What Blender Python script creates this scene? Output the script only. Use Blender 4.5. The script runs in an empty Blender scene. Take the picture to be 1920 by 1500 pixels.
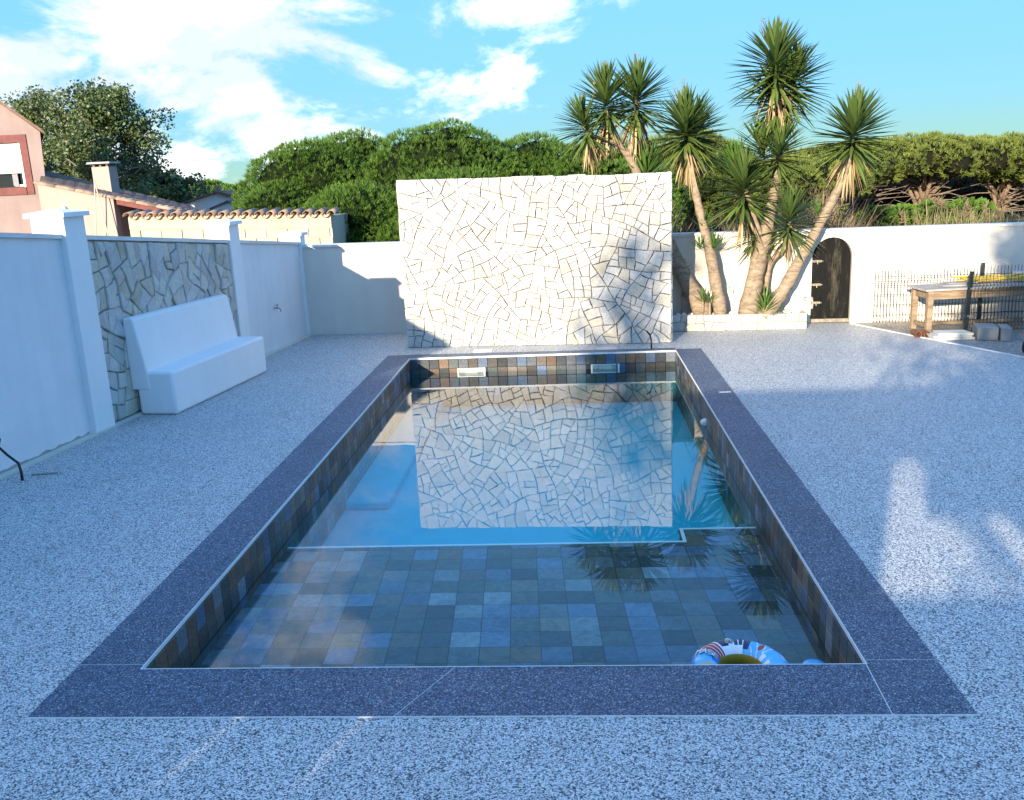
import bpy, bmesh, math, random
import numpy as np
from mathutils import Vector, Matrix

R_ = math.radians
random.seed(7); rng = np.random.default_rng(11)
scene = bpy.context.scene
COL = scene.collection

# ------------------------------------------------------------------ camera
F_PX, W_PX = 1700.0, 1920.0
PITCH, YAW, ROLL, CAM_H = R_(13.8216), R_(-4.1024), R_(-2.5608), 2.68
fw = Vector((math.sin(YAW)*math.cos(PITCH), math.cos(YAW)*math.cos(PITCH), -math.sin(PITCH)))
rt0 = Vector((math.cos(YAW), -math.sin(YAW), 0)); up0 = rt0.cross(fw)
rt = rt0*math.cos(ROLL) + up0*math.sin(ROLL); up = rt.cross(fw)
cd = bpy.data.cameras.new('camera'); cam = bpy.data.objects.new('camera', cd); COL.objects.link(cam)
cam.matrix_world = Matrix(((rt.x, up.x, -fw.x, 0), (rt.y, up.y, -fw.y, 0), (rt.z, up.z, -fw.z, CAM_H), (0, 0, 0, 1)))
cd.sensor_width = 36; cd.lens = F_PX/W_PX*36; cd.clip_start = .05; cd.clip_end = 2000
scene.camera = cam

# ------------------------------------------------------------------ sky, sun, exposure
SUN_AZ, SUN_EL = 20.5, 13.0            # light travels towards +y, turned 20.5 deg to +x
EXPOSURE = 2.1
SKY_POW, SKY_GAIN, SKY_TINT = -0.92, 1.30, (.52, .775, .86)
world = bpy.data.worlds.new('World'); scene.world = world; world.use_nodes = True
wn, wl = world.node_tree.nodes, world.node_tree.links
wn.clear()
w_out = wn.new('ShaderNodeOutputWorld'); w_bg = wn.new('ShaderNodeBackground')
sky = wn.new('ShaderNodeTexSky'); sky.sky_type = 'NISHITA'; sky.sun_disc = False
sky.sun_elevation = R_(SUN_EL); sky.sun_rotation = R_(180+SUN_AZ)
sky.air_density = 0.7; sky.dust_density = 0.0; sky.ozone_density = 2.0; sky.altitude = 0
w_bg.inputs['Strength'].default_value = 0.15

def wmath(op, a, b=None, c=None, clamp=False):
    n = wn.new('ShaderNodeMath'); n.operation = op; n.use_clamp = clamp
    for i, v in enumerate((a, b, c)):
        if v is None: continue
        if isinstance(v, (int, float)): n.inputs[i].default_value = v
        else: wl.new(v, n.inputs[i])
    return n.outputs[0]
tc = wn.new('ShaderNodeTexCoord'); sep = wn.new('ShaderNodeSeparateXYZ'); wl.new(tc.outputs['Generated'], sep.inputs[0])
zz = wmath('ADD', wmath('MAXIMUM', sep.outputs[2], 0.0), 0.48)
comb = wn.new('ShaderNodeCombineXYZ')
wl.new(wmath('DIVIDE', sep.outputs[0], zz), comb.inputs[0]); wl.new(wmath('DIVIDE', sep.outputs[1], zz), comb.inputs[1])
def wnoise(scale, detail, rough, off, dist=0.0):
    m = wn.new('ShaderNodeMapping'); m.inputs['Location'].default_value = off; wl.new(comb.outputs[0], m.inputs[0])
    n = wn.new('ShaderNodeTexNoise'); n.inputs['Scale'].default_value = scale; n.inputs['Detail'].default_value = detail
    n.inputs['Roughness'].default_value = rough; n.inputs['Distortion'].default_value = dist
    wl.new(m.outputs[0], n.inputs['Vector']); return n.outputs['Fac']
n_big = wnoise(1.3, 2, .5, (3.1, 1.7, 0)); n_det = wnoise(3.6, 12, .64, (4.9, 6.2, 1.0), .3)
# more cloud towards the west (left), fading to wisps in the east
west = wmath('MULTIPLY_ADD', sep.outputs[0], -0.17, 0.0)
dens = wmath('ADD', wmath('ADD', wmath('MULTIPLY', n_big, .45), wmath('MULTIPLY', n_det, .75)), west)
mr = wn.new('ShaderNodeMapRange'); mr.interpolation_type = 'SMOOTHSTEP'
mr.inputs['From Min'].default_value = .645; mr.inputs['From Max'].default_value = .765
mr.inputs['To Min'].default_value = 0; mr.inputs['To Max'].default_value = .93; wl.new(dens, mr.inputs['Value'])
n_sh = wnoise(3.4, 8, .6, (0.9, 4.9, 1.0))
cr = wn.new('ShaderNodeValToRGB'); wl.new(n_sh, cr.inputs[0])
cr.color_ramp.elements[0].position = .44; cr.color_ramp.elements[0].color = (1.45, 1.6, 1.95, 1)
cr.color_ramp.elements[1].position = .72; cr.color_ramp.elements[1].color = (3.5, 3.5, 3.45, 1)
# the photograph's camera evens out the sky's brightness: compress its luminance, keep its hue
bw = wn.new('ShaderNodeRGBToBW'); wl.new(sky.outputs[0], bw.inputs[0])
gain = wmath('MULTIPLY', wmath('POWER', wmath('MAXIMUM', bw.outputs[0], .05), SKY_POW), SKY_GAIN)
vm = wn.new('ShaderNodeVectorMath'); vm.operation = 'SCALE'; wl.new(sky.outputs[0], vm.inputs[0]); wl.new(gain, vm.inputs['Scale'])
hsv = wn.new('ShaderNodeMixRGB'); hsv.blend_type = 'MULTIPLY'; hsv.inputs[0].default_value = 1.0; hsv.inputs[2].default_value = (*SKY_TINT, 1); wl.new(vm.outputs[0], hsv.inputs[1])
mix = wn.new('ShaderNodeMixRGB'); wl.new(mr.outputs[0], mix.inputs[0]); wl.new(hsv.outputs[0], mix.inputs[1]); wl.new(cr.outputs[0], mix.inputs[2])
wl.new(mix.outputs[0], w_bg.inputs['Color']); wl.new(w_bg.outputs[0], w_out.inputs['Surface'])

sd = bpy.data.lights.new('sun', 'SUN'); sd.energy = 2.6; sd.angle = R_(0.53); sd.color = (1.0, .86, .66)
sun = bpy.data.objects.new('sun', sd); COL.objects.link(sun)
ldir = Vector((math.sin(R_(SUN_AZ))*math.cos(R_(SUN_EL)), math.cos(R_(SUN_AZ))*math.cos(R_(SUN_EL)), -math.sin(R_(SUN_EL))))
sun.rotation_euler = ldir.to_track_quat('-Z', 'Y').to_euler(); sun.location = (-8, -20, 9)

vs = scene.view_settings
scene.display_settings.display_device = 'sRGB'
vs.view_transform = 'Standard'; vs.look = 'None'; vs.gamma = 1.0; vs.use_curve_mapping = False; vs.exposure = EXPOSURE
cy = scene.cycles
cy.use_denoising = True; cy.max_bounces = 8; cy.diffuse_bounces = 4; cy.glossy_bounces = 4; cy.transparent_max_bounces = 16
cy.caustics_reflective = False; cy.caustics_refractive = False; cy.sample_clamp_indirect = 6

# ------------------------------------------------------------------ materials
class NT:
    def __init__(s, name):
        s.m = bpy.data.materials.new(name); s.m.use_nodes = True
        s.n = s.m.node_tree.nodes; s.l = s.m.node_tree.links
        s.b = s.n['Principled BSDF']; s.out = s.n['Material Output']
        s.tc = s.n.new('ShaderNodeTexCoord')
    def link(s, a, b): s.l.new(a, b)
    def noise(s, scale, detail=4, rough=.55, coord='Object', dist=0., stretch=None):
        n = s.n.new('ShaderNodeTexNoise'); n.inputs['Scale'].default_value = scale; n.inputs['Detail'].default_value = detail
        n.inputs['Roughness'].default_value = rough; n.inputs['Distortion'].default_value = dist
        v = s.tc.outputs[coord]
        if stretch:
            mp = s.n.new('ShaderNodeMapping'); mp.inputs['Scale'].default_value = stretch; s.link(v, mp.inputs[0]); v = mp.outputs[0]
        s.link(v, n.inputs['Vector']); return n.outputs['Fac']
    def voronoi(s, scale, feature='F1', out='Color', coord='Object'):
        n = s.n.new('ShaderNodeTexVoronoi'); n.feature = feature; n.inputs['Scale'].default_value = scale
        s.link(s.tc.outputs[coord], n.inputs['Vector']); return n.outputs[out]
    def ramp(s, fac, stops, interp='LINEAR'):
        n = s.n.new('ShaderNodeValToRGB'); n.color_ramp.interpolation = interp
        e = n.color_ramp.elements
        while len(e) < len(stops): e.new(.5)
        for el, (p, c) in zip(e, stops): el.position = p; el.color = (*c, 1)
        s.link(fac, n.inputs[0]); return n.outputs[0]
    def mix(s, fac, a, b, mode='MIX'):
        n = s.n.new('ShaderNodeMixRGB'); n.blend_type = mode
        for i, v in zip((0, 1, 2), (fac, a, b)):
            if isinstance(v, (int, float)): n.inputs[i].default_value = v
            elif isinstance(v, tuple): n.inputs[i].default_value = (*v, 1)
            else: s.link(v, n.inputs[i])
        return n.outputs[0]
    def rand(s):
        return s.n.new('ShaderNodeObjectInfo').outputs['Random']
    def bump(s, h, strength, dist=.01):
        n = s.n.new('ShaderNodeBump'); n.inputs['Strength'].default_value = strength; n.inputs['Distance'].default_value = dist
        s.link(h, n.inputs['Height']); s.link(n.outputs[0], s.b.inputs['Normal'])
    def set(s, color=None, rough=.7, spec=.3, metal=0.):
        if color is not None:
            if isinstance(color, tuple): s.b.inputs['Base Color'].default_value = (*color, 1)
            else: s.link(color, s.b.inputs['Base Color'])
        s.b.inputs['Roughness'].default_value = rough; s.b.inputs['Specular IOR Level'].default_value = spec; s.b.inputs['Metallic'].default_value = metal
        return s.m

def plain(name, c, rough=.6, spec=.3, metal=0., var=.12, scale=8.):
    t = NT(name); k = t.noise(scale, 5)
    c2 = tuple(max(0, x*(1-var)) for x in c); c1 = tuple(min(1, x*(1+var)) for x in c)
    return t.set(t.ramp(k, [(.3, c2), (.7, c1)]), rough, spec, metal)

def pebble(name, stops, scale, patch):
    t = NT(name)
    cell = t.n.new('ShaderNodeTexVoronoi'); cell.inputs['Scale'].default_value = scale
    t.link(t.tc.outputs['Object'], cell.inputs['Vector'])
    sp = t.n.new('ShaderNodeSeparateColor'); t.link(cell.outputs['Color'], sp.inputs[0])
    ad = t.n.new('ShaderNodeMath'); ad.operation = 'MULTIPLY_ADD'; ad.inputs[1].default_value = .24; t.link(t.noise(scale*.22, 3, .6), ad.inputs[0]); ad.inputs[2].default_value = -.12
    ad2 = t.n.new('ShaderNodeMath'); ad2.operation = 'ADD'; ad2.use_clamp = True; t.link(sp.outputs[0], ad2.inputs[0]); t.link(ad.outputs[0], ad2.inputs[1])
    col = t.ramp(ad2.outputs[0], stops, 'CONSTANT')
    edge = t.ramp(cell.outputs['Distance'], [(.45, (1, 1, 1)), (.8, (.45, .47, .52))])
    col = t.mix(.8, col, edge, 'MULTIPLY')
    big = t.ramp(t.noise(.9, 7, .68), [(.3, (1-1.8*patch,)*3), (.5, (1-.5*patch,)*3), (.7, (1,)*3)])
    col = t.mix(1., col, big, 'MULTIPLY')
    inv = t.ramp(cell.outputs['Distance'], [(.1, (1, 1, 1)), (.8, (0, 0, 0))])
    t.bump(inv, .55, .006)
    return t.set(col, .5, .35)
M = {}
M['deck'] = pebble('deck_pebbles', [(0, (.055, .065, .08)), (.13, (.17, .19, .21)), (.27, (.40, .42, .42)), (.46, (.60, .61, .59)), (.70, (.78, .78, .755))], 128, .06)
M['coping'] = pebble('coping_pebbles', [(0, (.02, .036, .07)), (.24, (.055, .088, .15)), (.52, (.10, .15, .23)), (.78, (.20, .26, .34)), (.94, (.46, .49, .53))], 150, .12)
M['gravel'] = pebble('gravel_ground', [(0, (.10, .095, .085)), (.2, (.28, .26, .23)), (.5, (.42, .39, .35)), (.8, (.55, .52, .47))], 70, .3)

def render_mat(name, c, bump=.25, stain=.1):
    t = NT(name)
    k = t.noise(1.3, 5, .6); col = t.ramp(k, [(.3, tuple(x*(1-stain) for x in c)), (.65, c)])
    st = t.noise(5, 4, .6, stretch=(1, 1, .12)); col = t.mix(.5, col, t.ramp(st, [(.35, (1-stain,)*3), (.6, (1, 1, 1))]), 'MULTIPLY')
    t.bump(t.mix(.35, t.noise(150, 4, .65), t.noise(7, 5, .6)), bump, .010)
    return t.set(col, .85, .15)
M['white_render'] = render_mat('white_render', (.80, .80, .79), .3, .05)
M['grey_render'] = render_mat('grey_render', (.76, .755, .76), .45, .09)
M['cream_render'] = render_mat('cream_render', (.70, .645, .56), .3, .07)
M['cap'] = render_mat('cap_stone', (.72, .71, .68), .2, .14)
M['bench'] = render_mat('bench_render', (.80, .79, .78), .2, .05)
M['strip'] = render_mat('edge_strip', (.62, .60, .52), .2, .12)
M['mortar_grey'] = render_mat('bare_mortar', (.42, .42, .41), .4, .3)
def stone_mat(name, a, b, blotch):
    t = NT(name); k = t.noise(5, 6, .65)
    col = t.ramp(k, [(.3, a), (.62, b)])
    col = t.mix(t.ramp(t.noise(2.2, 5, .7, dist=.5), [(.56, (0, 0, 0)), (.76, (.75, .75, .75))]), col, blotch)
    rv = t.ramp(t.rand(), [(0, (.80, .79, .77)), (.5, (.95, .94, .92)), (1, (1, 1, 1))]); col = t.mix(1., col, rv, 'MULTIPLY')
    h = t.mix(.5, t.noise(9, 8, .65, dist=.4), t.noise(38, 6, .6)); t.bump(h, .9, .05)
    return t.set(col, .85, .2)
M['stone'] = [stone_mat('limestone_white', (0.532, 0.508, 0.459), (0.647, 0.622, 0.574), (0.549, 0.459, 0.317)),
              stone_mat('limestone_cream', (0.532, 0.486, 0.397), (0.638, 0.591, 0.503), (0.514, 0.406, 0.256)),
              stone_mat('limestone_grey', (0.505, 0.494, 0.476), (0.629, 0.618, 0.600), (0.514, 0.477, 0.406))]
M['stone_tan'] = stone_mat('limestone_tan', (.42, .28, .17), (.56, .42, .28), (.4, .25, .14))
M['core'] = render_mat('stone_joint', (.16, .145, .12), .5, .3)
M['core_pale'] = render_mat('pale_joint_mortar', (.42, .40, .37), .5, .3)
M['core_lime'] = stone_mat('limestone_edge', (.66, .63, .57), (.78, .75, .69), (.6, .53, .4))

def slate(name, a, b, vein):
    t = NT(name)
    k = t.noise(7, 8, .72, dist=1.4); col = t.ramp(k, [(.36, a), (.62, b)])
    v = t.noise(5, 5, .6, dist=2.2); col = t.mix(t.ramp(v, [(.49, (0, 0, 0)), (.505, (.55, .55, .55)), (.53, (0, 0, 0))]), col, vein)
    rv = t.ramp(t.rand(), [(0, (.5, .5, .5)), (1, (1.0, 1.0, 1.0))]); col = t.mix(1., col, rv, 'MULTIPLY')
    t.bump(k, .35, .01)
    return t.set(col, .5, .4)
M['slate'] = [slate('slate_grey', (.045, .055, .065), (.105, .12, .135), (.2, .21, .22)),
              slate('slate_blue', (.06, .10, .17), (.14, .20, .30), (.25, .28, .32)),
              slate('slate_dark', (.014, .019, .024), (.042, .05, .057), (.1, .11, .12)),
              slate('slate_green', (.04, .055, .052), (.095, .115, .105), (.18, .19, .17)),
              slate('slate_rust', (.10, .058, .036), (.20, .125, .078), (.26, .2, .15)),
              slate('slate_tan', (.12, .096, .072), (.22, .185, .15), (.28, .25, .21)),
              slate('slate_pale', (.13, .15, .175), (.26, .29, .31), (.34, .35, .36)),
              slate('slate_brown', (.06, .05, .042), (.13, .11, .09), (.2, .175, .14))]
M['grout'] = plain('tile_grout', (.05, .05, .05), .9)
M['liner'] = plain('pool_plaster', (.16, .60, .72), .7, .2, var=.06, scale=3)
M['white_trim'] = plain('white_trim', (.72, .73, .72), .5, var=.06)
M['white_plastic'] = plain('white_plastic', (.78, .78, .74), .35, .5, var=.04)
M['black_plastic'] = plain('black_plastic', (.012, .012, .014), .45, .4)
M['steel'] = plain('dull_steel', (.35, .33, .30), .4, .5, .8)
M['brass'] = plain('old_brass', (.42, .36, .26), .4, .5, .7, .3, 30)

def bark(name, a, b):
    t = NT(name); k = t.noise(7, 7, .7, dist=.6, stretch=(1, 1, 2.6)); k2 = t.noise(40, 4, .6, stretch=(.5, .5, 2))
    t.bump(t.mix(.4, k, k2), .8, .03)
    return t.set(t.ramp(k, [(.3, a), (.68, b)]), .9, .1)
M['yucca_bark'] = bark('yucca_bark', (.13, .095, .065), (.40, .31, .22))
M['pine_bark'] = bark('pine_bark', (.11, .075, .05), (.30, .22, .155))
M['dead_twig'] = bark('dead_twig', (.16, .125, .10), (.34, .28, .23))
M['tree_bark'] = bark('pale_bark', (.20, .18, .15), (.44, .41, .36))

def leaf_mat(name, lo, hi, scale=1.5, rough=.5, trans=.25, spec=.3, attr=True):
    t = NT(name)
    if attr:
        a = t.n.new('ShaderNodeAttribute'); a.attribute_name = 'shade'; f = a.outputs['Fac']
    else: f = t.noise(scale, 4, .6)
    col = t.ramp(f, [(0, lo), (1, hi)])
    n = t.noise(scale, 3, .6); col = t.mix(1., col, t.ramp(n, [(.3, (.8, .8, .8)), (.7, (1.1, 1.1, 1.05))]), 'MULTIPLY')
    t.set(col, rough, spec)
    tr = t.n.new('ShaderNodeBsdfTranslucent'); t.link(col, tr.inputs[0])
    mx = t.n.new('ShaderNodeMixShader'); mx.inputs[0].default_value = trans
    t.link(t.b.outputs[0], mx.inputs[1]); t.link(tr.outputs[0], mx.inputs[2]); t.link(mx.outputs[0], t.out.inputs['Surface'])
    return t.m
M['yucca_leaf'] = leaf_mat('yucca_leaf', (.022, .06, .018), (.155, .22, .05), 3, .38, .15, .45)
M['yucca_young'] = leaf_mat('yucca_young_leaf', (.05, .12, .02), (.14, .25, .05), 3, .38, .2, .4)
M['yucca_dead'] = leaf_mat('yucca_dead_leaf', (.26, .17, .08), (.55, .42, .24), 3, .7, .15, .2)
M['pine'] = leaf_mat('pine_needles', (.03, .08, .012), (.165, .29, .042), .5, .55, .22)
M['pine_dry'] = leaf_mat('pine_needles_olive', (.06, .095, .02), (.25, .30, .06), .5, .55, .22)
M['tangle'] = leaf_mat('shaded_twig_tangle', (.022, .018, .013), (.085, .07, .052), .7, .9, .05, .1)  # twig brown darkened to stand for the shade under the canopy
M['pine_core'] = plain('pine_shadow_core', (.010, .016, .005), .95, .05)
M['pine_core_dry'] = plain('pine_shade_core', (.012, .012, .007), .95, .05)  # near-black: shade inside and under the crowns put into the colour
M['leaf'] = leaf_mat('broad_leaf', (.04, .075, .025), (.17, .22, .08), .6, .45, .2, .4)
M['reed'] = leaf_mat('dry_reed', (.13, .11, .045), (.42, .36, .19), .7, .75, .25)
M['reed_plume'] = leaf_mat('reed_plume', (.15, .10, .065), (.32, .23, .15), .7, .8, .2)
M['shrub'] = leaf_mat('shrub_leaf', (.04, .09, .014), (.12, .22, .03), .7, .5, .2)

# ------------------------------------------------------------------ object helpers
def setp(o, label=None, cat=None, group=None, kind=None):
    if label: o['label'] = label
    if cat: o['category'] = cat
    if group: o['group'] = group
    if kind: o['kind'] = kind
    return o
def thing(name, loc, label, cat, group=None):
    o = bpy.data.objects.new(name, None); COL.objects.link(o); o.location = loc; o.empty_display_size = .1
    return setp(o, label, cat, group, 'thing')
def rootloc(p):
    v = Vector((0, 0, 0))
    while p is not None: v += p.location; p = p.parent
    return v
def link(name, me, parent=None, pos=(0, 0, 0), rotz=0.):
    o = bpy.data.objects.new(name, me); COL.objects.link(o); o.location = pos
    if parent is not None: o.parent = parent; o.location = Vector(pos) - rootloc(parent)
    if rotz: o.rotation_euler = (0, 0, rotz)
    return o
class MB:
    """collects faces of ONE mesh"""
    def __init__(s): s.v = []; s.f = []; s.mi = []
    def add(s, vs, fs, mi=0):
        n = len(s.v); s.v += [tuple(map(float, p)) for p in vs]; s.f += [tuple(i+n for i in f) for f in fs]; s.mi += [mi]*len(fs)
        return s
    def box(s, x0, x1, y0, y1, z0, z1, c=0., T=None, mi=0):
        if c <= 0:
            vs = [(x, y, z) for z in (z0, z1) for y in (y0, y1) for x in (x0, x1)]
            fs = [(0, 2, 3, 1), (4, 5, 7, 6), (0, 1, 5, 4), (2, 6, 7, 3), (0, 4, 6, 2), (1, 3, 7, 5)]
        else:
            bm = bmesh.new(); bmesh.ops.create_cube(bm, size=1)
            for v in bm.verts: v.co = ((x0+x1)/2+v.co.x*(x1-x0), (y0+y1)/2+v.co.y*(y1-y0), (z0+z1)/2+v.co.z*(z1-z0))
            seg = 3 if c > .02 else 1
            bmesh.ops.bevel(bm, geom=list(bm.edges), offset=c, segments=seg, profile=.5, affect='EDGES')
            bm.verts.index_update(); vs = [tuple(v.co) for v in bm.verts]; fs = [tuple(v.index for v in f.verts) for f in bm.faces]; bm.free()
        if T: vs = [T(*p) for p in vs]
        return s.add(vs, fs, mi)
    def prism(s, poly, lo, hi, T, mi=0):
        """2D polygon (a,b) extruded from lo to hi along the third axis; T(a, b, w) -> world"""
        n = len(poly); vs = [T(a, b, lo) for a, b in poly] + [T(a, b, hi) for a, b in poly]
        fs = [tuple(range(n))[::-1], tuple(range(n, 2*n))] + [(i, (i+1) % n, n+(i+1) % n, n+i) for i in range(n)]
        return s.add(vs, fs, mi)
    def tube(s, pts, rad, seg=8, mi=0, caps=True, rough=0.):
        pts = [Vector(p) for p in pts]; n = len(pts)
        rad = [rad]*n if isinstance(rad, (int, float)) else list(rad)
        ref = Vector((0, 0, 1)); vs = []; fs = []; prev = None
        for i, p in enumerate(pts):
            d = (pts[min(i+1, n-1)]-pts[max(i-1, 0)]).normalized()
            if prev is None:
                a = d.cross(ref) if abs(d.z) < .95 else d.cross(Vector((1, 0, 0)))
            else: a = prev - d*prev.dot(d)
            a.normalize(); b = d.cross(a); prev = a
            for k in range(seg):
                t = 2*math.pi*k/seg; r = rad[i]*(1+(random.uniform(-rough, rough) if rough else 0))
                vs.append(p+a*(r*math.cos(t))+b*(r*math.sin(t)))
        for i in range(n-1):
            for k in range(seg):
                k2 = (k+1) % seg; fs.append((i*seg+k, i*seg+k2, (i+1)*seg+k2, (i+1)*seg+k))
        if caps: fs += [tuple(range(seg))[::-1], tuple(range((n-1)*seg, n*seg))]
        return s.add(vs, fs, mi)
    def lathe(s, prof, cx, cy, seg=20, mi=0):
        vs = []; fs = []; n = len(prof)
        for r, z in prof:
            for k in range(seg): t = 2*math.pi*k/seg; vs.append((cx+r*math.cos(t), cy+r*math.sin(t), z))
        for i in range(n-1):
            for k in range(seg): k2 = (k+1) % seg; fs.append((i*seg+k, i*seg+k2, (i+1)*seg+k2, (i+1)*seg+k))
        fs += [tuple(range(seg))[::-1], tuple(range((n-1)*seg, n*seg))]
        return s.add(vs, fs, mi)
    def mesh(s, mats, smooth=False):
        me = bpy.data.meshes.new('mesh'); me.from_pydata(s.v, [], s.f)
        for m in (mats if isinstance(mats, (list, tuple)) else [mats]): me.materials.append(m)
        me.polygons.foreach_set('material_index', s.mi)
        if smooth: me.polygons.foreach_set('use_smooth', [True]*len(s.f))
        me.update(); return me
    def build(s, name, mats, parent=None, smooth=False, pos=(0, 0, 0)):
        return link(name, s.mesh(mats, smooth), parent, pos)
def smooth_by_angle(o, deg=35):
    me = o.data; me.polygons.foreach_set('use_smooth', [True]*len(me.polygons))
    try: me.set_sharp_from_angle(angle=R_(deg))
    except Exception: pass
    return o
def np_mesh(name, V, F, mats, parent=None, shade=None, mi=None, kind=None):
    """fast triangle/quad mesh from arrays; shade = per-vertex 0..1 value"""
    V = np.asarray(V, np.float32); F = np.asarray(F, np.int32); k = F.shape[1]
    me = bpy.data.meshes.new('mesh'); me.vertices.add(len(V)); me.vertices.foreach_set('co', V.ravel())
    me.loops.add(F.size); me.loops.foreach_set('vertex_index', F.ravel()); me.polygons.add(len(F))
    me.polygons.foreach_set('loop_start', np.arange(0, F.size, k, dtype=np.int32))
    for m in (mats if isinstance(mats, (list, tuple)) else [mats]): me.materials.append(m)
    if mi is not None: me.polygons.foreach_set('material_index', np.asarray(mi, np.int32))
    if shade is not None:
        a = me.attributes.new('shade', 'FLOAT', 'POINT'); a.data.foreach_set('value', np.asarray(shade, np.float32))
    me.update(calc_edges=True); me.validate()
    o = link(name, me, parent)
    if kind: o['kind'] = kind
    return o

def clip(poly, px, py, nx, ny):
    """keep the side of a convex polygon where (p-P).n >= 0"""
    out = []; n = len(poly)
    for i in range(n):
        a, b = poly[i], poly[(i+1) % n]
        da = (a[0]-px)*nx+(a[1]-py)*ny; db = (b[0]-px)*nx+(b[1]-py)*ny
        if da >= 0: out.append(a)
        if (da >= 0) != (db >= 0):
            t = da/(da-db); out.append((a[0]+(b[0]-a[0])*t, a[1]+(b[1]-a[1])*t))
    return out
def area(p): return .5*sum(p[i][0]*p[(i+1) % len(p)][1]-p[(i+1) % len(p)][0]*p[i][1] for i in range(len(p)))
def centroid(p): return (sum(a for a, _ in p)/len(p), sum(b for _, b in p)/len(p))
def inset(p, g):
    q = list(p); n = len(p)
    for i in range(n):
        a, b = p[i], p[(i+1) % n]; ex, ey = b[0]-a[0], b[1]-a[1]; L = math.hypot(ex, ey)
        if L < 1e-6: continue
        nx, ny = -ey/L, ex/L; q = clip(q, a[0]+nx*g, a[1]+ny*g, nx, ny)
        if len(q) < 3: return None
    # drop near-duplicate points
    r = []
    for k, a in enumerate(q):
        if not r or math.hypot(a[0]-r[-1][0], a[1]-r[-1][1]) > .004: r.append(a)
    return r if len(r) >= 3 and area(r) > 2e-4 else None
def crazy(poly, lo, hi, rnd, stretch=1.):
    """break a convex polygon into random blocky stones: cut across the long axis, prefer square corners"""
    done = []; todo = [(poly, rnd.uniform(lo, hi))]
    def sharp(p):
        m = 9; n = len(p)
        for i in range(n):
            a, b, c = p[i-1], p[i], p[(i+1) % n]; u = (a[0]-b[0], (a[1]-b[1])*stretch); v = (c[0]-b[0], (c[1]-b[1])*stretch)
            m = min(m, math.acos(max(-1, min(1, (u[0]*v[0]+u[1]*v[1])/max(1e-9, math.hypot(*u)*math.hypot(*v))))))
        return m-(.35 if n == 3 else 0)
    while todo:
        p, tgt = todo.pop(); A = area(p)
        q = np.array([(a, b*stretch) for a, b in p]); ctr = q.mean(0); ev, E = np.linalg.eigh(np.cov((q-ctr).T))
        if A < tgt and ev[1] < 5.5*ev[0]+1e-5 or A < lo*.7: done.append(p); continue
        best = None
        for k in range(7 if A < 1.2 else 1):
            ang = math.atan2(E[1, 1], E[0, 1])+rnd.gauss(0, .30 if A < 1.2 else .5); nx, ny = math.cos(ang), math.sin(ang)*stretch
            pr = [a*nx+b*ny for a, b in p]; t_ = rnd.uniform(.34, .66); off = min(pr)+(max(pr)-min(pr))*t_; L2 = nx*nx+ny*ny
            px, py = nx*off/L2, ny*off/L2; a, b = clip(p, px, py, nx, ny), clip(p, px, py, -nx, -ny)
            if len(a) < 3 or len(b) < 3: continue
            sc = min(sharp(a), sharp(b))+rnd.uniform(0, .15)
            if best is None or sc > best[0]: best = (sc, a, b)
        if best is None: done.append(p); continue
        for c in best[1:]: todo.append((c, rnd.uniform(lo, hi)))
    return done
def warp(p, x1, z1, amp=.055, seed=0.):
    """bend the joints, fading out at the panel's border"""
    out = []
    for a, b in p:
        k = min(1, max(0, min(a-x1[0], x1[1]-a, b-z1[0], z1[1]-b)/.18)); k = k*k*(3-2*k)*amp
        out.append((a+k*(math.sin(5.3*b+1.7*a+seed)+.6*math.sin(9.1*b-4.2*a+2*seed)), b+k*(math.sin(4.7*a-2.1*b+1+seed)+.6*math.sin(8.3*a+3.9*b+3*seed))))
    return out
def rough_edge(p, rnd, amt=.006, step=.09):
    out = []; n = len(p)
    for i in range(n):
        a, b = p[i], p[(i+1) % n]; L = math.hypot(b[0]-a[0], b[1]-a[1]); k = max(1, int(L/step))
        for j in range(k):
            t = j/k; m = 0 if j == 0 else amt
            out.append((a[0]+(b[0]-a[0])*t+rnd.uniform(-m, m), a[1]+(b[1]-a[1])*t+rnd.uniform(-m, m)))
    return out
def stone_slab(poly, T, d0, d1, rnd, ch=.012):
    """one stone: outline at d0 and near the face, chamfered and slightly tilted front"""
    c = centroid(poly); n = len(poly); r = max(math.hypot(a-c[0], b-c[1]) for a, b in poly)
    tx, ty = rnd.uniform(-.05, .05), rnd.uniform(-.05, .05); k = max(.5, 1-ch/r*1.5)
    dep = lambda a, b: d1+tx*(a-c[0])+ty*(b-c[1])
    vs = [T(a, b, d0) for a, b in poly] + [T(a, b, dep(a, b)-ch) for a, b in poly]
    fr = [(c[0]+(a-c[0])*k, c[1]+(b-c[1])*k) for a, b in poly]
    vs += [T(a, b, dep(a, b)+rnd.uniform(-.003, .003)) for a, b in fr]; vs.append(T(c[0], c[1], d1+rnd.uniform(.0, .006)))
    fs = []
    for i in range(n):
        j = (i+1) % n; fs += [(i, j, n+j, n+i), (n+i, n+j, 2*n+j, 2*n+i), (2*n+i, 2*n+j, 3*n)]
    return MB().add(vs, fs)

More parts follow.
